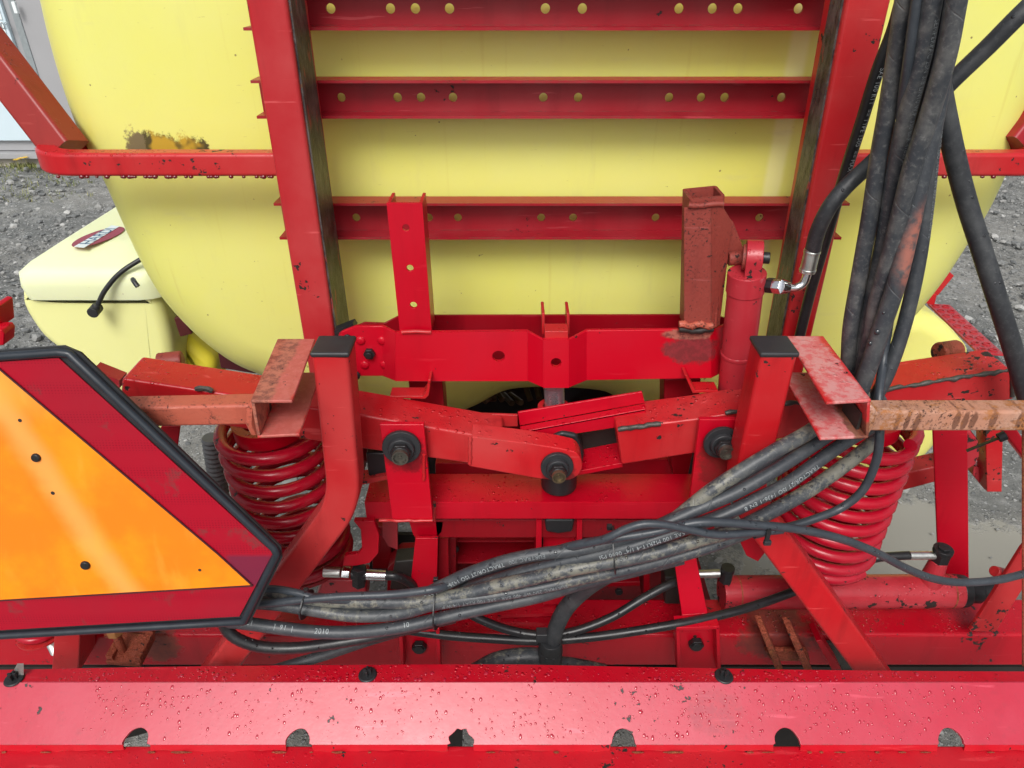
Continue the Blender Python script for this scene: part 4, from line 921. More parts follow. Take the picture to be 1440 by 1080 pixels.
    b = MB(); b.sweep([Vector((-1.7, 1.05, (zt+zb)/2)), Vector((1.9, 1.05, (zt+zb)/2))], rrect(.10, zt-zb, .008), (0, 0, 1)); o_ = world_loc(r)
    bm_ = paint('stained_wet_red_paint', (.44, .003, .014), (.42, .012, .022), .24, chips=.28, grime=.35, drops=.9, wear=.3, patches=((P(1090, 905, 1.0)-o_, .085, .05, (.16, .045, .03), (.09, .035, .03), .75), (P(222, 908, 1.0)-o_, .055, .05, (.20, .06, .035), (.12, .04, .03), .8), (P(1370, 885, 1.0)-o_, .02, .012, (.03, .03, .02), (.02, .015, .012), 1)))
    b.build('lower_beam', bm_, r, angle=60)
    b = MB(); b.px([(700, 865), (782, 862), (782, 866), (703, 869)], 1.04, .04); b.px([(700, 865), (704, 865), (704, 885), (700, 886)], 1.04, .04); b.build('beam_tab', 'beam', r)
    # posts
    for q, Y, dpt, m in (([(1312, 600), (1361, 600), (1363, 830), (1321, 830)], 1.16, .006, 'crimson'), ([(226, 600), (253, 600), (240, 700), (205, 700)], 1.05, .006, 'crimson'),
                      ([(1386, 600), (1411, 600), (1409, 692), (1388, 692)], 1.25, .04, 'coral'), ([(1438, 600), (1452, 600), (1452, 938), (1438, 938)], .90, .004, 'rustlug')):
        b = MB(); b.px(q, Y, dpt); b.build('post', m, r, bevel=.002)
    b = MB(); b.px([(1405, 600), (1428, 600), (1455, 640), (1455, 665)], 1.0, .03); b.build('stay', 'crimson', r, bevel=.004)
    b = MB(); b.px([(1262, 668), (1340, 651), (1340, 672), (1262, 693)], 1.27, .05); b.build('cross_stay', 'coral', r, bevel=.006)
    b = MB(); c = P(1345, 630, 1.27); b.px([(1350, 606), (1366, 606), (1377, 620), (1379, 640), (1372, 655), (1350, 668), (1330, 668), (1330, 606)], 1.25, .05); b.build('round_lug', 'cylpaint', r, bevel=.006)
    b = MB(); b.px([(1370, 654), (1386, 663), (1386, 690), (1368, 668)], 1.28, .04); b.build('lug_stay', 'cylpaint', r, bevel=.002)
    # corner brace lower right
    b = MB(); b.px([(1364, 887), (1400, 889), (1450, 810), (1450, 755), (1436, 772)], .985, .008); b.build('corner_brace', 'coral', r, bevel=.0015)
    b = MB(); b.cyl(P(1398, 803, 1.0), P(1425, 810, 1.02), .0105, n=16); b.build('brace_pin', 'coral', r, bevel=.002)
    # left lower post, behind the sign
    b = MB(); b.px([(78, 860), (114, 860), (110, 948), (72, 948)], .93, .07); b.build('post', 'coral', r, bevel=.003)
    # rusty lugs
    for k, q in enumerate(([(1070, 890), (1079, 890), (1103, 945), (1092, 945)], [(1109, 892), (1119, 892), (1144, 945), (1132, 945)])):
        b = MB(); b.px(q, .95, .045); b.build('rusty_lug', 'rustlug', r, bevel=.0015)
    b = MB(); b.px([(1148, 902), (1156, 900), (1184, 942), (1170, 942)], .95, .045); b.build('lug', 'crimson', r, bevel=.0015)
    b = MB(); b.px([(1160, 905), (1192, 905), (1200, 940), (1185, 940)], .99, .008); b.build('lug_back', 'weld', r)
    b = MB(); b.px([(1075, 915), (1135, 915), (1140, 930), (1085, 930)], .985, .012); b.build('lug_back', 'rustlug', r, bevel=.003)
    b = MB(); b.px([(-200, 938), (1700, 938), (1700, 1000), (-200, 1000)], 1.02, .05); b.build('gap_shade_bar', 'darkvoid', r)  # near-black bar added as the shade in the gap under the beam
    # left end hook
    b = MB(); b.px([(-20, 464), (2, 464), (6, 470), (5, 486), (-20, 488)], 1.0, .03); b.px([(-12, 430), (-3, 432), (0, 462), (-10, 462)], 1.02, .04); b.build('hook_plate', 'crimson', r, bevel=.002)
    b = MB(); b.px([(130, 520), (168, 535), (168, 546), (150, 543), (120, 530)], 1.15, .03); b.build('rear_stay', 'rail', r)
    for (x, y, rr_) in ((238, 511, 16), (1335, 496, 20)):
        b = MB(); c = P(x, y, 1.075); b.cyl(c+Vector((-.02, 0, 0)), c+Vector((.02, .01, 0)), .018, n=20); b.build('rear_bush', 'rustlug' if x > 700 else 'primer', r, bevel=.004)
boomframe()

def rusty_clamp():
    r = root('rusty_clamp', 'rusted adjuster clamp with a bolt, under the orange triangle sign', 'clamp', P(185, 935, .95))
    b = MB()
    b.prism([P(148, 930, .91), P(197, 934, .91), P(218, 893, .97), P(170, 888, .97)], (0, 0, -.010))
    b.build('base_plate', 'rustlug', r, bevel=.002)
    for q in ([(150, 928), (160, 930), (178, 897), (170, 893)], [(190, 930), (199, 931), (218, 894), (210, 890)]):
        b = MB(); pts = [P(q[0][0], q[0][1], .912), P(q[1][0], q[1][1], .912), P(q[2][0], q[2][1], .968), P(q[3][0], q[3][1], .968)]; b.prism(pts, (0, 0, .012)); b.build('side_rail', 'rustlug', r, bevel=.0015)
    b = MB(); c = P(176, 922, .935); b.cyl(c, c+Vector((0, 0, .075)), .008, n=14); b.build('threaded_rod', 'rustlug', r)
    b = MB(); hexn(b, c, (0, 0, 1), .014, .012); b.build('nut', 'rustlug', r, bevel=.001)
    b = MB(); hexn(b, c+Vector((0, 0, .065)), (0, 0, 1), .015, .016); b.build('bolt_head', simple('orange_rust_bolt', (.36, .16, .05), .6), r, bevel=.0015)
    b = MB(); b.cyl(P(150, 889, .985), P(215, 890, .985), .011, n=16); b.build('cross_pin', 'rustlug', r, bevel=.001)
rusty_clamp()

# ------------------------------------------------------------------ springs
def spring(name_label, top, bot, R, wr, turns, group, ph=0):
    c0, c1 = Vector(top), Vector(bot)
    r = root('coil_spring', name_label, 'spring', c1, group)
    ax = (c1-c0); q = (-ax).to_track_quat('Z', 'X').to_matrix(); N = int(turns*28); path = []
    for i in range(N+1):
        t = i/N; a = 2*math.pi*turns*t+ph; tt = min(1, max(0, (t-.04)/.92)); tt = tt*.94+t*.06
        path.append(c0+ax*tt+q @ Vector((R*math.cos(a), R*math.sin(a), 0)))
    b = MB(); b.tube(path, wr, n=12); b.build('coil', 'spring', r, angle=70, wn=False)
    up = (-ax).normalized()
    b = MB(); b.ring(c0+up*(wr), c0+up*(wr+.006), R*.74, R*.55, 36); b.ring(c0-up*.012, c0+up*wr, R*.73, R*.66, 36); b.build('spring_seat', 'crimson', r)
    b = MB(); b.cyl(c1-up*(wr+.008), c1-up*wr, R*1.0, n=36); b.build('spring_plate', 'crimson_shaded', r, bevel=.001)
spring('left red coil spring, half hidden behind the triangle sign', P(380, 598, 1.075), P(428, 775, 1.075), .089, .0116, 9.3, 'coil springs of the boom suspension', .6)
spring('right red coil spring under the rusted side arm', P(1208, 590, 1.075), P(1150, 765, 1.075), .096, .0116, 10.0, 'coil springs of the boom suspension', 2.2)
sm = spring
def small_spring():
    c = P(48, 868, .98)
    r = root('small_spring', 'small red spring end on a zinc bolt at the lower left corner', 'spring', P(48, 945, .98))
    path = [c+Vector((.034*math.cos(a), .034*math.sin(a), .045-.0042*a)) for a in [k*.3 for k in range(64)]]
    b = MB(); b.tube(path, .0085, n=10); b.build('coil', 'spring', r, wn=False)
    b = MB(); b.cyl(c+Vector((0, 0, -.046)), c+Vector((0, 0, -.041)), .045, n=30); b.build('spring_plate', 'coral', r, bevel=.001)
    b = MB(); hexn(b, c+Vector((.012, 0, -.058)), (0, 0, 1), .018, .012); b.build('nut', 'zinc', r, bevel=.001)
    p0 = c+Vector((.012, 0, -.06)); b = MB(); b.tube([p0+Vector((0, 0, -.0012*k)) for k in range(36)], .0115, n=14, bumps=.09); b.build('threaded_rod', 'zinc', r, wn=False)
small_spring()
def shock():
    r = root('bellows', 'grey ribbed bellows behind the left coil spring', 'bellows', P(312, 720, 1.22))
    b = MB(); p0, p1 = P(297, 615, 1.22), P(315, 735, 1.22); n = 40; b.tube([p0.lerp(p1, k/n) for k in range(n+1)], .018, n=16, bumps=.14); b.build('bellows_tube', simple('grey_rubber', (.10, .105, .11), .6), r, wn=False)
shock()

# ------------------------------------------------------------------ boom cylinder
def boom_cylinder():
    r = root('boom_cylinder', 'long red hydraulic cylinder lying level above the lower beam at right', 'cylinder', P(1180, 850, 1.06))
    a, c = P(1014, 833, 1.06), P(1350, 823, 1.06); c.z = a.z+.004; rad = .0355; d = (c-a).normalized()
    b = MB(); b.cyl(a, c, rad, n=44); b.build('barrel', 'cylpaint', r, bevel=.002)
    b = MB()
    for t in (.033,): b.ring(a+d*t, a+d*(t+.003), rad*1.012, rad*.98, 44)
    L = (c-a).length
    b.ring(a+d*(L-.022), a+d*(L-.019), rad*1.012, rad*.98, 44); b.build('groove_ring', 'rustlug', r)
    b = MB(); b.cyl(c-d*.001, c+d*.018, rad*1.0, rad*.92, n=36); b.cyl(c+d*.018, c+d*.045, rad*.72, n=30); b.cyl(c+d*.045, c+d*.085, rad*.6, n=24); b.build('rod_seal', 'black', r, bevel=.003)
    p = P(1314, 803, 1.06); p.z = a.z+rad*.8
    b = MB(); H = P(1277, 781, 1.06).z-.013-p.z; b.cyl(p, p+Vector((0, 0, H)), .023, .0165, n=28); b.build('port_boss', 'cylpaint', r, bevel=.002)
    b = MB(); b.cyl(p+Vector((0, 0, H)), p+Vector((0, 0, H+.022)), .0185, n=6); b.cyl(p+Vector((0, 0, H+.022)), p+Vector((0, 0, H+.032)), .019, n=24); b.cyl(p+Vector((0, 0, H+.032)), p+Vector((0, 0, H+.036)), .012, n=6); b.build('banjo_bolt', 'blacksteel', r, bevel=.001)
    q = p+Vector((0, 0, H+.013)); f1 = P(1277, 781, q.y); f1.z = q.z
    b = MB(); b.cyl(q, f1, .0085, n=24); b.build('ferrule', 'zinc', r, bevel=.001)
    # left port
    b = MB(); p2 = P(1021, 812, 1.03); b.cyl(p2-Vector((0, 0, .01)), p2+Vector((0, 0, .02)), .0135, n=6); b.cyl(p2+Vector((0, 0, .018)), p2+Vector((0, 0, .028)), .0135, n=20); b.build('port_elbow', 'blacksteel', r, bevel=.001)
    b = MB(); b.cyl(P(1012, 806, 1.03), P(980, 807, 1.03), .0085, n=20); b.build('ferrule', 'zinc', r, bevel=.001)
    r = root('left_fitting', 'chromed hose coupling with a black tee, behind the left leg', 'hose coupling', P(505, 830, 1.0))
    Yq = .99
    b = MB(); b.cyl(P(455, 804, Yq), P(479, 805, Yq), .0105, n=20); b.build('ferrule', 'zinc', r, bevel=.001)
    b = MB(); b.cyl(P(481, 805, Yq), P(492, 806, Yq), .0125, n=6); b.build('swivel_nut', 'chrome', r, bevel=.001)
    b = MB(); b.cyl(P(505, 798, Yq), P(505, 822, Yq), .0145, n=6); b.cyl(P(494, 807, Yq), P(516, 808, Yq), .011, n=20); b.build('tee', 'blacksteel', r, bevel=.0015)
    b = MB(); b.cyl(P(515, 808, Yq), P(543, 809, Yq), .0105, n=24); b.build('ferrule', 'chrome', r, bevel=.001)
    b = MB(); b.tube(spline([P(542, 809, Yq), P(560, 811, Yq), P(580, 822, Yq+.02), P(596, 842, Yq+.05)], 6), .0095); b.build('hose_stub', 'hose_new', r)
    b = MB(); b.px([(455, 815), (515, 817), (515, 850), (440, 850)], 1.04, .05); b.build('mount_block', 'cylpaint', r, bevel=.006)
boom_cylinder()

# ------------------------------------------------------------------ bumper
def bumper():
    r = root('bumper_channel', 'wet red bent steel bumper with arched cut-outs along the bottom of the picture', 'bumper', P(720, 1045, .72))
    Yt, Yb = .78, .70
    zt = P(720, 960, Yt).z; zb = P(720, 1047, Yb).z; x0, x1 = -.95, 1.0
    # top flange, slightly wavy back edge
    yback = PZ(720, 935, zt).y
    b = MB(); n = 24; prev = None
    fl = []
    for i in range(n+1):
        t = i/n; x = x0+(x1-x0)*t; dy = .004*math.sin(t*6+1)-.010*(abs(t-.45)*2)**2; fl.append(x)
    pts = [(x0, Yt)]+[(x1, Yt)]+[(x, yback+.004*math.sin((x-x0)*3)-.012*abs(x)) for x in reversed(fl)]
    b.plate(pts, [], .004, (0, 0, zt-.002), (1, 0, 0), (0, 1, 0)); b.build('top_flange', 'beam', r)
    # sloping face with arched notches
    av = Vector((0, Yt-Yb, zt-zb)); Ls = av.length; av.normalize()
    out = [(x0, Ls), (x1, Ls), (x1, 0)]
    notches = [(193, 18), (421, 17), (648, 17), (877, 17), (1107, 18), (1338, 18)]
    lips = []
    for (nx, nr) in reversed(notches):
        c = P(nx, 1047, Yb); rr = dist_px(nx, 1047, Yb, nr)
        seq = [(c.x+rr*1.05, 0)]+[(c.x+rr*math.cos(a)*(1+(.04 if nx != 648 else .16)*math.sin(5*a+nx)-(.16*math.cos(a) if nx in (193, 421) else 0)), .002+rr*(1.12+(.10*math.sin(7*a) if nx == 648 else 0))*math.sin(a)) for a in [math.pi*k/14 for k in range(15)]]+[(c.x-rr*1.15, 0)]
        out += seq; lips.append((c.x-rr*1.1, c.x+rr*1.05))
    out += [(x0, 0)]
    b = MB(); b.plate(out, [], .005, Vector((0, Yb, zb))+Vector((0, av.z, -av.y))*.001, (1, 0, 0), av, .0006); face = b.build('face', 'bumper', r)
    # rounded fold between flange and face
    b = MB(); b.tube([Vector((x0, Yt+.0015, zt-.004)), Vector((x1, Yt+.0015, zt-.004))], .0042, n=12); b.build('fold', 'bumper', r)
    for q_, m_ in (([(1082, 1000), (1132, 1000), (1132, 1075), (1082, 1075)], 'darkvoid'), ([(622, 1000), (651, 1000), (649, 1075), (622, 1075)], 'darkvoid'), ([(165, 1000), (222, 1000), (222, 1026), (165, 1042)], 'darkvoid'), ([(855, 1000), (900, 1000), (900, 1020), (855, 1030)], 'weld')):
        b = MB(); b.px(q_, .83, .02); b.build('arch_darkener', m_, r)  # dark plates added to darken the view through the arches
    # torn lower lip pieces between notches
    lips = sorted(lips); xs = [x0]+[v for l in lips for v in l]+[x1]
    random.seed(12)
    for i in range(0, len(xs), 2):
        a, c = xs[i], xs[i+1]; m = max(6, int((c-a)/.012)); b = MB(); top = []; bot = []
        for k in range(m+1):
            x = a+(c-a)*k/m; e = min(1, min(k, m-k)/2.5)
            lift = .003*abs(math.sin(k*.5+i))
            top.append(Vector((x, Yb-.001, zb+.001))); bot.append(Vector((x, Yb-.0045-.001*math.sin(k*1.7+i), zb-.0105-lift*.2+.0015*math.sin(k*.35+i))))
        v = []
        for t_, u_ in zip(top, bot):
            w_ = Vector((0, .0022, -.0006)); v.append([b.bm.verts.new(p) for p in (t_, u_, u_+w_, t_+w_)])
        for A_, B_ in zip(v[:-1], v[1:]):
            for k in range(4): b.bm.faces.new((A_[k], A_[(k+1) % 4], B_[(k+1) % 4], B_[k]))
        b.bm.faces.new(v[0]); b.bm.faces.new(v[-1][::-1])
        b.build('torn_lip', 'bumper_low', r)
    b = MB(); random.seed(5)
    for i in range(30):
        x = random.uniform(x0, x1); c = Vector((x, Yb-.007, zb-.0105)); bmesh.ops.create_icosphere(b.bm, subdivisions=1, radius=random.uniform(.002, .004), matrix=Matrix.Translation(c) @ Matrix.Diagonal((random.uniform(1, 6), .6, random.uniform(.2, .45), 1)))
    b.build('rust_flakes', 'rustlug', r)
    # lower bar
    z2 = zb-.012; yb2 = PZ(720, 1060, z2).y
    b = MB(); b.sweep([Vector((x0, Yb-.0465, z2-.03)), Vector((x1, Yb-.0465, z2-.03))], rrect(.105, .06, .004), (0, 0, 1)); b.build('lower_bar', 'bumper_low', r, angle=60)
    # push-in screws
    for (x, y) in ((517, 949), (1018, 951), (20, 955)):
        c = PZ(x, y, zt+.001); s = root('push_pin', {517: 'black plastic push pin left of centre on the bumper flange', 1018: 'black plastic push pin right of centre on the bumper flange', 20: 'black plastic push pin with a torn foil scrap, at the far left'}[x], 'push pin', c, 'push pins on the bumper')
        b = MB(); b.cyl(c, c+Vector((0, 0, .003)), .0165, .0145, n=28); b.build('head', 'black', s, bevel=.001)
        b = MB()
        for a in (0, 1.57): b.box(c+Vector((0, 0, .009)), (.014, .0035, .012), Matrix.Rotation(a, 3, 'Z').to_quaternion())
        b.build('fins', 'black', s, bevel=.0005)
        if x == 20:
            b = MB(); b.slab([c+Vector((.003, .004, .006)), c+Vector((.018, .002, .008)), c+Vector((.020, .010, .028)), c+Vector((.011, .008, .030)), c+Vector((.003, .006, .018))], .0006); b.build('foil_scrap', 'zinc', s)
    # water beads: real droplets on the sloping face, flange and lower bar
    V = []; F = []
    bm = bmesh.new(); bmesh.ops.create_icosphere(bm, subdivisions=2, radius=1); base = np.array([v.co[:] for v in bm.verts]); fc = np.array([[v.index for v in f.verts] for f in bm.faces]); bm.free()
    n0 = Vector((0, -av.z, av.y)); A = np.array([1., 0, 0]); B = np.array(av[:]); Nn = np.array(n0[:]); k0 = 0; rg = np.random.default_rng(9)
    def add(c, rr, A, B, Nn, el=1):
        nonlocal k0
        loc = base*np.array([rr*rg.uniform(.8, 1.1), rr*el*rg.uniform(.9, 1.2), rr*.30]); loc[:, 2] = np.maximum(loc[:, 2], -rr*.02)
        loc *= 1+.08*np.sin(base[:, :1]*3+rg.uniform(0, 6))
        V.append(c+loc[:, :1]*A+loc[:, 1:2]*B+loc[:, 2:3]*Nn); F.append(fc+k0); k0 += len(base)
    org = np.array([0, Yb, zb])+Nn*.0020
    cnt = 0
    while cnt < 1500:
        x = rg.uniform(-.72, .80); s = rg.uniform(.006, Ls-.004)
        dens = .35+.65*(math.sin(x*9+1)*math.sin(x*4+s*60)*.5+.5)**1.6 + (.3 if x > .2 else 0)
        if rg.random() > dens: continue
        if any(a-.004 < x < c+.004 for a, c in lips) and s < .04: continue
        add(org+A*x+B*s, .0006+.0022*rg.random()**3.5+(.0012 if rg.random() < .03 else 0), A, B, Nn, rg.choice([1.0, 1.15, 1.5])); cnt += 1
    up = np.array([0, 0, 1.]); yv = np.array([0, 1., 0])
    for k in range(120): add(np.array([rg.uniform(-.72, .8), rg.uniform(Yt+.004, yback-.016), zt+.0004]), .001+.0035*rg.random()**2, A, yv, up)
    for k in range(260): add(np.array([rg.uniform(-.65, .7), Yb-.0105-.09*rg.random(), z2+.0004]), .0007+.0013*rg.random()**2, A, yv, up)
    V = np.concatenate(V); F = np.concatenate(F)
    V = V-np.array(world_loc(r)[:]); me = bpy.data.meshes.new('water_beads'); me.from_pydata(V.tolist(), [], F.tolist())
    for p in me.polygons: p.use_smooth = True
    me.materials.append(simple('wet_bead_red', (.40, .008, .03), .12, var=.05, spec=.9)); o = bpy.data.objects.new('water_beads', me); C.objects.link(o); o.parent = r; o['kind'] = 'stuff'
bumper()

# ------------------------------------------------------------------ triangle sign
def sign():
    r = root('triangle_sign', 'orange slow vehicle triangle with a red reflective border and black rim', 'warning sign', P(100, 890, .76))
    A = P(200, 890, .735); # frame: origin at bottom, tilted back a little, turned slightly
    tilt = math.radians(10)
    av = Vector((0, math.sin(tilt), math.cos(tilt))); au = Vector((1, 0, 0)); nn = au.cross(av)   # towards +? 
    n_out = Vector((0, -math.cos(tilt), math.sin(tilt)))
    def q(x, y):                          # pixel -> sign plane coords
        d = ray(x, y); t = (A-CAM).dot(n_out)/d.dot(n_out); p = CAM+d*t-A; return (p.dot(au), p.dot(av))
    xm = q(-8, 505)[0]
    ca_ = Vector(q(-8, 505)); dv = (Vector(q(337, 866))-Vector(q(0, 885.5))).normalized()
    def ref(p):
        w_ = Vector(p)-ca_; return tuple(ca_+w_-2*w_.dot(dv)*dv)
    orange = [q(356, 822), q(308, 778), q(0, 517)]; orange = orange+[ref(p) for p in orange[::-1]]
    yb = q(0, 843)[1]; 
    red = [q(337, 866), q(360, 823), q(384, 777), q(83, 503)]; red = red+[ref(p) for p in reversed(red)]
    rim = [q(346, 880), q(352, 875), q(396, 786), q(394, 770), q(112, 497), q(88, 487)]; rim = rim+[ref(p) for p in reversed(rim)]
    inner = red
    b = MB(); b.plate(rim, [], .004, A-n_out*.004, au, av); b.build('backing', 'blackdull', r)
    g = G('retroreflective_red')
    m = g.mapping((1, 1, 1)); v = g.voro(230, rnd=.0, vec=g.mapping((1, .6, 1.15))); cell = g.step(v.outputs['Distance'], .14, .36, 1, 0)
    n1 = g.noise(6, 4); col = g.mix(g.step(n1, .35, .7), (.38, .003, .018), (.33, .008, .022))
    col = g.mix(g.math('MULTIPLY', cell, .75), col, (.20, .0, .012))
    dirtm = g.math('MULTIPLY', g.step(g.noise(18, 6, .7), .56, .66), .5); col = g.mix(dirtm, col, (.10, .05, .045))
    # peeled violet patch towards the right corner
    c0 = (A+au*q(372, 800)[0]+av*q(372, 800)[1])-world_loc(r); x, y, z = g.sep(g.obj)
    vm = g.math('MULTIPLY', g.step(x, c0.x-.060, c0.x-.045), g.window(z, c0.z-.028, c0.z+.024, .004)); col = g.mix(g.math('MULTIPLY', vm, .75), col, (.13, .02, .05))
    redm = g.set(col=col, rough=.32, spec=.3, normal=g.bump(g.noise(50, 4), .0004))
    b = MB(); b.plate(red, [], .0015, A+n_out*.0006, au, av); b.build('reflective_border', redm, r)
    g = G('fluorescent_orange')
    n1 = g.noise(7, 5, .6); n2 = g.noise(1, 5, .6, g.mapping((30, 30, 7), rot=(0, .25, 0)))
    x, y, z = g.sep(g.obj)
    col = g.mix(g.step(n1, .4, .65), (.90, .21, .0), (.98, .30, .0))
    # bleached streak running down from the bolt
    c1 = (A+au*q(90, 700)[0]+av*q(90, 700)[1])-world_loc(r); sx = g.math('SUBTRACT', g.math('ADD', x, g.math('MULTIPLY', z, .38)), c1.x+c1.z*.38)
    sx = g.math('ADD', sx, g.math('MULTIPLY', g.math('SUBTRACT', g.noise(14, 4), .5), .03))
    stm = g.math('MULTIPLY', g.step(g.math('ABSOLUTE', sx), .002, .036, 1, 0), .5); col = g.mix(stm, col, (.92, .46, .13))
    col = g.mix(g.math('MULTIPLY', g.step(n2, .55, .75), .25), col, (.96, .42, .05))
    c2 = (A+au*q(20, 560)[0]+av*q(20, 560)[1])-world_loc(r); pal = g.step(z, c2.z-.045, c2.z+.02); col = g.mix(g.math('MULTIPLY', pal, .45), col, (.92, .42, .08))
    om = g.set(col=col, rough=.42, coat=.2, coatr=.3, normal=g.bump(n1, .0005))
    b = MB(); b.plate(orange, [], .0012, A+n_out*.0022, au, av); pl = b.build('orange_panel', om, r)
    b = MB(); w = .0035       # dark groove between border and panel
    op = [Vector(A)+au*x+av*y+n_out*.0026 for x, y in orange]
    op2 = []
    for i in range(len(op)):
        p, n_ = op[i], op[(i+1) % len(op)]; b.tube([p, n_], .0016, n=6)
    b.build('edge_seam', simple('dark_maroon_seam', (.06, .008, .012), .4), r)
    # black rim moulding
    rp = [Vector(A)+au*x+av*y+n_out*.001 for x, y in [((a[0]+c[0])/2, (a[1]+c[1])/2) for a, c in zip([q(349, 878), q(391, 778), q(102, 493)], [q(341, 871), q(388, 776), q(90, 499)])]]
    outp = [q(343, 873), q(390, 778), q(386, 770), q(99, 497), q(84, 495)]; outp = outp+[ref(p) for p in reversed(outp)]
    P3 = [Vector(A)+au*x+av*y+n_out*.002 for x, y in outp]; P3.append(P3[0]); P3.append(P3[1])
    b = MB(); fine = []
    for i in range(len(P3)-1):
        for k in range(6): fine.append(P3[i].lerp(P3[i+1], k/6))
    b.tube(fine+[P3[-1]], .0058, n=12); b.build('rim', MT['blackrim'], r, wn=False)
    for (x, y, rr_) in ((53, 642, 7.5), (122, 793, 7.5)):
        u_, v_ = q(x, y); c = Vector(A)+au*u_+av*v_+n_out*.0026; b = MB(); b.cyl(c, c+n_out*.004, dist_px(x, y, .74, rr_), dist_px(x, y, .74, rr_*.8), n=20); b.build('bolt', 'blacksteel', r, bevel=.001)
    b = MB()
    for (x, y, rr_) in ((30, 590, 3), (76, 692, 3), (282, 800, 2.4)):
        u_, v_ = q(x, y); c = Vector(A)+au*u_+av*v_+n_out*.0027; b.cyl(c, c+n_out*.0004, dist_px(x, y, .74, rr_), n=12)
    b.build('nail_hole', 'darkvoid', r)
MT['blackrim'] = simple('blue_black_rubber', (.018, .024, .032), .34, var=.3)
sign()

# ------------------------------------------------------------------ hoses and cables
def smooth_path(pts, n=8): return spline([P(x, y, Y) for x, y, Y in pts], n)
HP = {}
def hose(key, label, pts, r, mat, cat='hose', group=None, name='hydraulic_hose', n=8, bumps=0, text=()):
    path = smooth_path(pts, n)
    o = MB().tube(path, r, n=16, bumps=bumps)
    o = o.build(name, mat, None, angle=80, wn=False)
    alone(o, label, cat, group); HP[key] = (path, r, o)
    for (s, px0, size, ang, flow, dim) in text: hose_text(key, s, px0, size, ang, flow, dim)
    return o
def hose_text(key, body, px0, size, ang0, flow, dim=False):
    path, r, o = HP[key]
    L = [0.0]
    for a, b in zip(path[:-1], path[1:]): L.append(L[-1]+(b-a).length)
    # arc length at which the hose passes nearest the start pixel
    best = min(range(len(path)), key=lambda i: (path[i]-P(px0[0], px0[1], path[i].y)).length); s0 = L[best]
    t = bpy.data.curves.new('t', 'FONT'); t.body = body; t.size = size; t.align_y = 'CENTER'; t.space_character = 1.1
    to = bpy.data.objects.new('t', t); C.objects.link(to)
    me = bpy.data.meshes.new_from_object(to.evaluated_get(bpy.context.evaluated_depsgraph_get())); bpy.data.objects.remove(to)
    La = np.array(L)
    for v in me.vertices:
        s = min(max(s0+flow*v.co.x, 0), L[-1]-1e-6); i = min(int(np.searchsorted(La, s, 'right'))-1, len(path)-2); f = (s-L[i])/(L[i+1]-L[i])
        c = path[i].lerp(path[i+1], f); T = (path[i+1]-path[i]).normalized(); u = CAM-c; u = (u-T*u.dot(T)).normalized()
        bn = u.cross(T)*flow          # 'up' of the letters
        bn = (u.cross(T*flow)).normalized()
        a = ang0*1.0 + v.co.y/r
        v.co = c+(u*math.cos(a)+bn*math.sin(a))*(r+.0010)
    me.materials.append(MT['print_dim' if dim else 'print'])
    q = bpy.data.objects.new('lettering', me); C.objects.link(q); q.parent = o

GT = 'hoses hanging in the upper right bundle'
hose('A', 'black hose with white lettering lying against the right upright', [(1300, -120, 1.02), (1276, -30, 1.03), (1257, 40, 1.04), (1234, 100, 1.05), (1212, 170, 1.065), (1188, 245, 1.08), (1163, 330, 1.095), (1140, 410, 1.105), (1124, 475, 1.11)], .0088, 'hose_new', group=GT,
     text=(('SAE 100 R1T  == TYPE 1505  == MAX W.P.', (1236, 96), .0085, .55, 1, False),))
hose('B', 'leftmost thick scuffed hose of the hanging bundle', [(1296, -120, .90), (1276, -20, .91), (1262, 70, .925), (1247, 160, .94), (1236, 220, .95), (1224, 300, .955), (1208, 390, .96), (1196, 460, .96), (1192, 520, .96), (1185, 580, .95)], .0112, 'hose_dusty', group=GT)
hose('Ca', 'thin smooth cable between the two thick hoses at the top right', [(1306, -120, .885), (1289, 0, .89), (1277, 85, .90), (1269, 145, .92), (1262, 230, .945), (1250, 330, .97)], .0058, 'cable', group='thin cables', cat='cable', name='cable')
hose('D', 'grey hose with worn lettering in the middle of the hanging bundle', [(1330, -120, .87), (1311, 0, .885), (1295, 85, .90), (1273, 170, .92), (1257, 250, .94), (1240, 350, .955), (1222, 430, .96), (1208, 500, .96), (1196, 570, .95)], .0108, 'hose_dusty', group=GT,
     text=(('SEMPERPAC 2SN 3/8 DN10 W.P. 330 BAR 4785 PSI', (1303, 25), .0075, .75, 1, True),))
hose('Dd', 'second grey hose tucked beside the lettered hanging hose', [(1352, -120, .885), (1330, 0, .90), (1316, 85, .915), (1296, 170, .935), (1278, 240, .955), (1258, 320, .97), (1240, 400, .98), (1222, 480, .98)], .0095, 'hose', group=GT)
hose('E', 'outermost thick hose crossing forward over the hanging bundle', [(1368, -120, .85), (1345, 0, .865), (1330, 80, .875), (1306, 165, .89), (1284, 230, .90), (1266, 300, .91), (1248, 370, .92), (1234, 420, .93), (1222, 480, .935), (1212, 530, .935), (1200, 580, .92)], .0112, 'hose_dusty', group=GT)
hose('F', 'thick hose with a red paint smear and two water drops', [(1344, -120, .90), (1332, 0, .915), (1322, 110, .925), (1306, 200, .92), (1292, 260, .915), (1277, 330, .91), (1260, 400, .905), (1240, 460, .905), (1222, 515, .905), (1205, 560, .905)], .0124, 'hose_smear', group=GT)
hose('Gg', 'black lettered hose curving down right of the bundle', [(1340, -120, .99), (1327, 20, .985), (1318, 130, .98), (1309, 220, .98), (1302, 290, .975), (1291, 370, .965), (1276, 440, .955), (1258, 500, .945), (1236, 550, .935), (1200, 600, .92)], .0104, 'hose', group=GT,
     text=(('TRACTOR/2T ISO 1436-1 EN 853 2SN 3/8 DN 10', (1318, 150), .0075, .95, 1, True),))
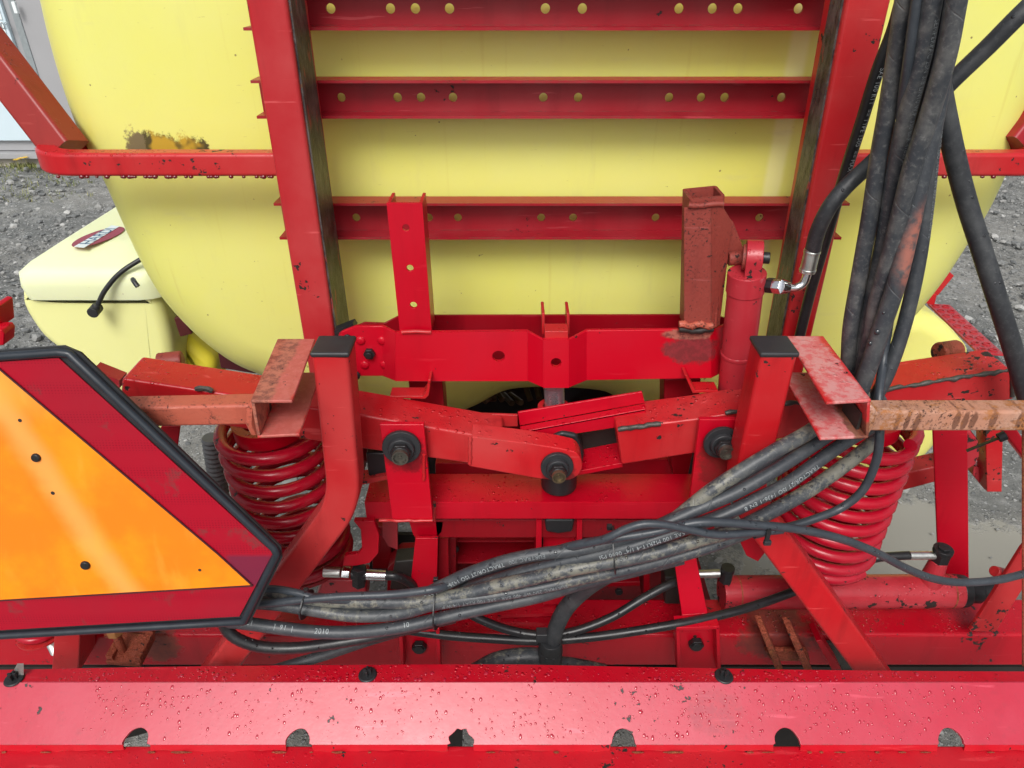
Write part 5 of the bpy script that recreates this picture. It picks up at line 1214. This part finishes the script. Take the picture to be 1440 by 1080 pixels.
hose('H', 'smooth thick black hose swinging down to the right edge', [(1290, -120, 1.0), (1305, 20, 1.0), (1320, 110, 1.0), (1338, 200, .99), (1358, 280, .98), (1380, 350, .96), (1402, 420, .94), (1424, 490, .93), (1450, 580, .92), (1475, 680, .92)], .0135, 'hose_plain', name='suction_hose')
hose('I', 'black hose running from the lift cylinder elbow up to the top right corner', [(1143, 352, 1.03), (1150, 325, 1.02), (1166, 292, 1.01), (1190, 262, 1.01), (1230, 225, 1.02), (1285, 172, 1.03), (1335, 118, 1.02), (1390, 65, 1.01), (1440, 15, 1.0), (1520, -60, 1.0)], .0115, 'hose_plain')
hose('J', 'thin black cable looping in front of the right coil spring', [(1252, 440, .955), (1243, 500, .95), (1236, 560, .90), (1237, 610, .875), (1232, 648, .87), (1214, 688, .87), (1185, 713, .87), (1150, 728, .86), (1112, 740, .85), (1060, 752, .83)], .0066, 'cable', cat='cable', name='cable', group='thin cables')
GL = 'hoses of the lower bundle'
hose('L1', 'uppermost mud caked hose of the lower bundle', [(1215, 552, .93), (1178, 578, .90), (1140, 606, .87), (1090, 634, .845), (1040, 664, .83), (1000, 690, .82), (965, 718, .815), (930, 746, .815), (895, 772, .82), (850, 800, .83)], .0112, 'hose_mud', group=GL)
hose('L1b', 'dark hose beneath the mud caked one in the lower bundle', [(1212, 575, .94), (1170, 598, .92), (1120, 632, .89), (1070, 664, .87), (1020, 690, .855), (970, 718, .85), (920, 742, .85), (870, 762, .85)], .0104, 'hose', group=GL)
hose('L2', 'lettered hose on the upper side of the long lower bundle', [(1240, 560, .93), (1195, 592, .90), (1150, 622, .87), (1095, 658, .84), (1040, 690, .82), (990, 712, .81), (930, 738, .80), (880, 757, .80), (820, 772, .80), (760, 779, .80), (710, 789, .80), (660, 806, .80), (625, 822, .80), (590, 838, .80), (540, 848, .80), (470, 850, .80), (400, 848, .80), (330, 842, .80)], .0100, 'hose', group=GL,
     text=(('TRACTOR/2T ISO 1436-1 EN 853 2SN', (712, 797), .0088, .45, 1, False), ('EURTRAC 700', (770, 786), .0085, .40, 1, True)))
hose('L3', 'lettered hose below, marked with working pressure, in the lower bundle', [(1250, 590, .93), (1205, 612, .90), (1165, 638, .87), (1110, 678, .84), (1060, 704, .82), (1010, 727, .81), (960, 744, .80), (905, 763, .795), (860, 775, .795), (800, 788, .80), (740, 803, .805), (690, 818, .81), (640, 834, .81)], .0102, 'hose', group=GL,
     text=(('SAE 100 M2R1T-4 1/4" 0600 PSI', (960, 752), .009, .55, 1, False), ('TRACTOR/2T ISO 1436-1 EN 8', (1150, 655), .009, .55, 1, False)))
hose('L4', 'thick mud streaked hose in the middle of the lower bundle', [(1235, 615, .94), (1200, 645, .91), (1140, 688, .87), (1080, 722, .84), (1030, 746, .82), (980, 760, .81), (920, 778, .80), (860, 790, .795), (800, 801, .79), (740, 815, .79), (690, 826, .79), (640, 838, .79), (590, 846, .79), (520, 846, .795), (450, 844, .80), (380, 838, .81), (320, 830, .82)], .0112, 'hose_mud', group=GL)
hose('L5', 'dusty lettered hose low in the lower bundle', [(1060, 745, .85), (1000, 768, .83), (940, 786, .82), (880, 801, .81), (820, 813, .80), (760, 826, .795), (710, 835, .79), (660, 842, .785), (610, 850, .785), (560, 863, .785), (500, 866, .785), (440, 858, .79), (390, 850, .80), (330, 846, .80)], .0102, 'hose_mud2', group=GL,
     text=(('EURTRAC 2SN WP 400 BAR - SAE 100 R2AT 1/4 W.P.', (795, 812), .008, .65, 1, True),))
hose('L6', 'hose printed 2010 at the bottom of the lower bundle', [(960, 785, .87), (890, 803, .86), (820, 820, .84), (760, 838, .81), (700, 851, .80), (650, 862, .79), (600, 874, .785), (550, 884, .78), (500, 889, .78), (450, 889, .78), (400, 884, .78), (350, 877, .785), (310, 873, .79), (250, 868, .80)], .0106, 'hose', group=GL,
     text=(('21', (352, 877), .010, .1, -1, False), ('|  91  |', (386, 882), .010, .1, -1, False), ('2010', (446, 889), .011, .1, -1, False), ('10', (569, 880), .010, .1, -1, False)))
hose('L7', 'ribbed black hose looping back below the sign corner', [(640, 868, .82), (590, 880, .81), (540, 892, .80), (480, 903, .79), (420, 911, .785), (370, 910, .78), (335, 899, .78), (317, 882, .785), (316, 862, .79), (325, 842, .80)], .0095, 'hose_new', group=GL, bumps=.05)
hose('L8', 'smooth hose dropping behind the bumper at lower left', [(620, 872, .86), (560, 888, .85), (510, 903, .84), (460, 920, .835), (410, 935, .83), (360, 950, .83), (300, 968, .83)], .0098, 'hose_plain', group=GL)
hose('K1', 'thin smooth cable crossing the right spring to the frame edge', [(1500, 792, .90), (1440, 807, .88), (1400, 816, .86), (1350, 819, .85), (1310, 813, .84), (1270, 797, .83), (1230, 776, .82), (1180, 757, .81), (1120, 744, .80), (1060, 738, .79), (1000, 734, .785), (960, 738, .785), (920, 748, .785), (870, 756, .785), (820, 764, .79), (780, 774, .815), (740, 788, .84), (700, 800, .845), (660, 812, .83), (632, 822, .80), (608, 829, .782), (550, 836, .782), (480, 839, .782), (430, 843, .782), (380, 848, .785), (320, 853, .79)], .0066, 'cable', cat='cable', name='cable', group='thin cables')
hose('K2', 'thin cable arching over the lower hose bundle', [(1100, 745, .80), (1060, 749, .79), (1010, 752, .78), (970, 745, .778), (935, 738, .778), (905, 737, .778), (880, 744, .778), (850, 758, .778), (810, 768, .795), (770, 780, .83), (730, 795, .845)], .0062, 'cable', cat='cable', name='cable', group='thin cables')
hose('K3', 'short cable sagging under the tie on the left leg', [(330, 832, .80), (380, 828, .80), (420, 834, .79), (450, 842, .785), (520, 846, .80)], .006, 'cable', cat='cable', name='cable', group='thin cables')
GB = 'plain black hoses behind the lower bundle'
hose('M1', 'long black hose sweeping along the lower beam to the right cylinder port', [(560, 884, .93), (625, 893, .93), (690, 898, .93), (760, 901, .93), (830, 896, .93), (890, 888, .93), (950, 878, .935), (1000, 868, .95), (1050, 855, .97), (1100, 838, 1.0), (1140, 822, 1.03), (1180, 804, 1.05), (1215, 789, 1.06), (1245, 783, 1.06), (1279, 781, 1.06)], .0088, 'hose_new', group=GB)
hose('M2', 'black hose dipping behind the corrugated conduit', [(600, 838, .95), (640, 852, .95), (680, 873, .94), (720, 887, .935), (765, 893, .93), (810, 887, .935), (860, 868, .95), (905, 841, .97), (945, 820, .99), (980, 808, 1.02)], .0085, 'hose_new', group=GB)
def conduit():
    r = root('conduit', 'black conduit curving down into a ribbed gland nut on the lower beam', 'conduit', P(773, 940, .94))
    b = MB(); b.tube(smooth_path([(895, 790, .87), (860, 805, .88), (828, 824, .89), (800, 850, .90), (785, 875, .905), (778, 900, .91), (775, 925, .915)], 8), .0155, n=22); b.build('conduit_tube', 'hose_plain', r, wn=False)
    c = P(774, 912, .912); c2 = P(773, 935, .916)
    b = MB(); b.cyl(c, c2, .0245, .0235, n=10); b.build('gland_nut', 'blackdull', r, bevel=.002)
    b = MB(); b.cyl(P(775, 900, .91), c, .0215, .0235, n=24); b.build('gland_collar', 'black', r, bevel=.001)
    b = MB(); b.box(P(762, 893, .912), (.022, .02, .022)); b.build('clip', 'blackdull', r, bevel=.002)
    b = MB(); b.tube(smooth_path([(670, 945, .93), (700, 930, .92), (740, 924, .92), (770, 927, .92)], 6), .019, n=16); b.tube(smooth_path([(775, 930, .92), (810, 934, .93), (850, 942, .94)], 6), .012, n=12); b.build('muddy_pipe', 'hose_mud2', r, wn=False)
conduit()
def tie(label, x, y, Y, vx, w=.024, h=.040, tail=None):
    r = root('cable_tie', label, 'cable tie', P(x, y, Y), 'black cable ties')
    T = Vector(vx).normalized(); c = P(x, y, Y); view = (CAM-c).normalized(); view = (view-T*view.dot(T)).normalized(); up = view.cross(T)
    if up.z < 0: up = -up
    n = 36; path = []
    for k in range(n+1):
        a = 2*math.pi*k/n; path.append(c+up*h*math.cos(a)*(abs(math.cos(a))**-.2 if abs(math.cos(a)) > .01 else 1)*.9+view*w*math.sin(a)+T*.006*math.cos(a))
    b = MB(); b.sweep(path, [(-.0038, -.001), (.0038, -.001), (.0038, .001), (-.0038, .001)], T)
    b.build('strap', 'black', r, smooth=False)
    b = MB(); b.box(c+up*h*.95+view*w*.35, (.008, .007, .009)); b.build('head', 'black', r, bevel=.001)
tie('black cable tie clamping the lower bundle left of centre', 616, 850, .80, (1, 0, .1), .036, .040)
tie('black cable tie with a square head above the centre of the bundle', 864, 773, .80, (1, 0, .25), .034, .036)
tie('black cable tie on the cables over the left leg', 431, 850, .79, (1, 0, 0), .026, .022)
def odd_ties():
    r = root('cable_tie', 'black cable tie hanging from the thin cable over the right leg', 'cable tie', P(1079, 760, .79), 'black cable ties')
    b = MB(); b.box(P(1080, 752, .785), (.006, .004, .022)); b.build('strap', 'black', r); b = MB(); b.box(P(1079, 763, .785), (.011, .006, .008)); b.build('head', 'blackdull', r, bevel=.001)
    r = root('cable_tie', 'long pointed cable tie sticking out below the rusted arm at right', 'cable tie', P(1400, 618, 1.0), 'black cable ties')
    p0, p1 = P(1359, 634, .99), P(1404, 616, .98); b = MB(); b.sweep([p0, p1], [(-.003, -.001), (.003, -.001), (.003, .001), (-.003, .001)], (0, 0, 1)); b.build('strap', 'black', r)
    b = MB(); b.tube([p1, P(1414, 612, .98)], .008, n=8); b.build('head', 'blackdull', r)
odd_ties()
def bigdrops():
    b = MB()
    for (k, x, y, rr) in (('F', 1234, 467, .0042), ('F', 1224, 483, .003), ('F', 1243, 440, .002), ('B', 1212, 385, .0022), ('B', 1192, 488, .0026)):
        path, r, o = HP[k]; i = min(range(len(path)), key=lambda i: (path[i]-P(x, y, path[i].y)).length); c = path[i]; u = (CAM-c).normalized()
        off = P(x, y, c.y)-c; off -= u*off.dot(u); off = off.normalized()*min(off.length, r*.7)
        p = c+off+u*math.sqrt(max(0, r*r-off.length**2)); bmesh.ops.create_icosphere(b.bm, subdivisions=3, radius=rr, matrix=Matrix.Translation(p) @ Matrix.Diagonal((1, .8, 1.1, 1)))
    o = b.build('water_drops', 'wetgrey', None, wn=False); alone(o, 'water drops clinging to the hanging hoses', 'water drops', kind='stuff')
bigdrops()

# ------------------------------------------------------------------ background machine parts
def step_board():
    r = root('perforated_step', 'red perforated non-slip step board beyond the right side tank', 'step board', P(1370, 500, 2.1))
    a0, a1 = P(1305, 428, 1.95), P(1376, 497, 1.60)
    d = (a1-a0); L = d.length; d.normalize(); side = Vector((d.y, -d.x, 0)).normalized()
    if side.x < 0: side = -side
    w = .06; holes = []
    for k in range(9):
        for j, rr_ in ((.25, .0085), (.7, .0065)):
            cx, cy = L*(k+.5)/9, w*j; holes.append([(cx+rr_*1.3*math.cos(6.283*t/12), cy+rr_*math.sin(6.283*t/12)) for t in range(12)])
    upv = d.cross(side); av = side
    b = MB(); b.plate([(0, 0), (L, 0), (L, w), (0, w)], holes, .004, a0, d, av, .0008); b.build('tread', 'cylpaint', r)
    b = MB()
    for hz in holes:
        cx = sum(h[0] for h in hz)/12; cy = sum(h[1] for h in hz)/12; c = a0+d*cx+av*cy; nn = d.cross(av); nn = nn if nn.z > 0 else -nn; b.ring(c, c+nn*.006, .0105, .008, 12)
    b.build('raised_rims', 'cylpaint', r)
    b = MB(); b.px([(1308, 412), (1319, 416), (1342, 388), (1333, 380)], 1.93, .012); b.px([(1306, 412), (1318, 414), (1314, 430), (1300, 426)], 1.9, .03); b.build('bracket', 'coral', r, bevel=.002)
step_board()
def chassis():
    r = root('chassis', 'dark red chassis rails under the tank', 'chassis', (.1, 1.8, .4))
    for x in (-.42, .60):
        b = MB(); b.box((x, 2.2, .62), (.08, 1.6, .12)); b.build('chassis_rail', 'crimson_shaded', r, bevel=.006)
    b = MB(); b.box((.09, 1.55, .60), (1.1, .08, .10)); b.build('cross_tube', 'crimson_shaded', r, bevel=.006)
    b = MB(); b.px([(305, 490), (345, 512), (360, 526), (310, 518)], 1.5, .05); b.build('tank_saddle', simple('dark_maroon_steel', (.07, .008, .012), .5), r, bevel=.003)
    b = MB(); b.box((.09, 2.6, .55), (1.9, .09, .09)); b.build('axle', 'darkvoid', r, bevel=.01)
chassis()
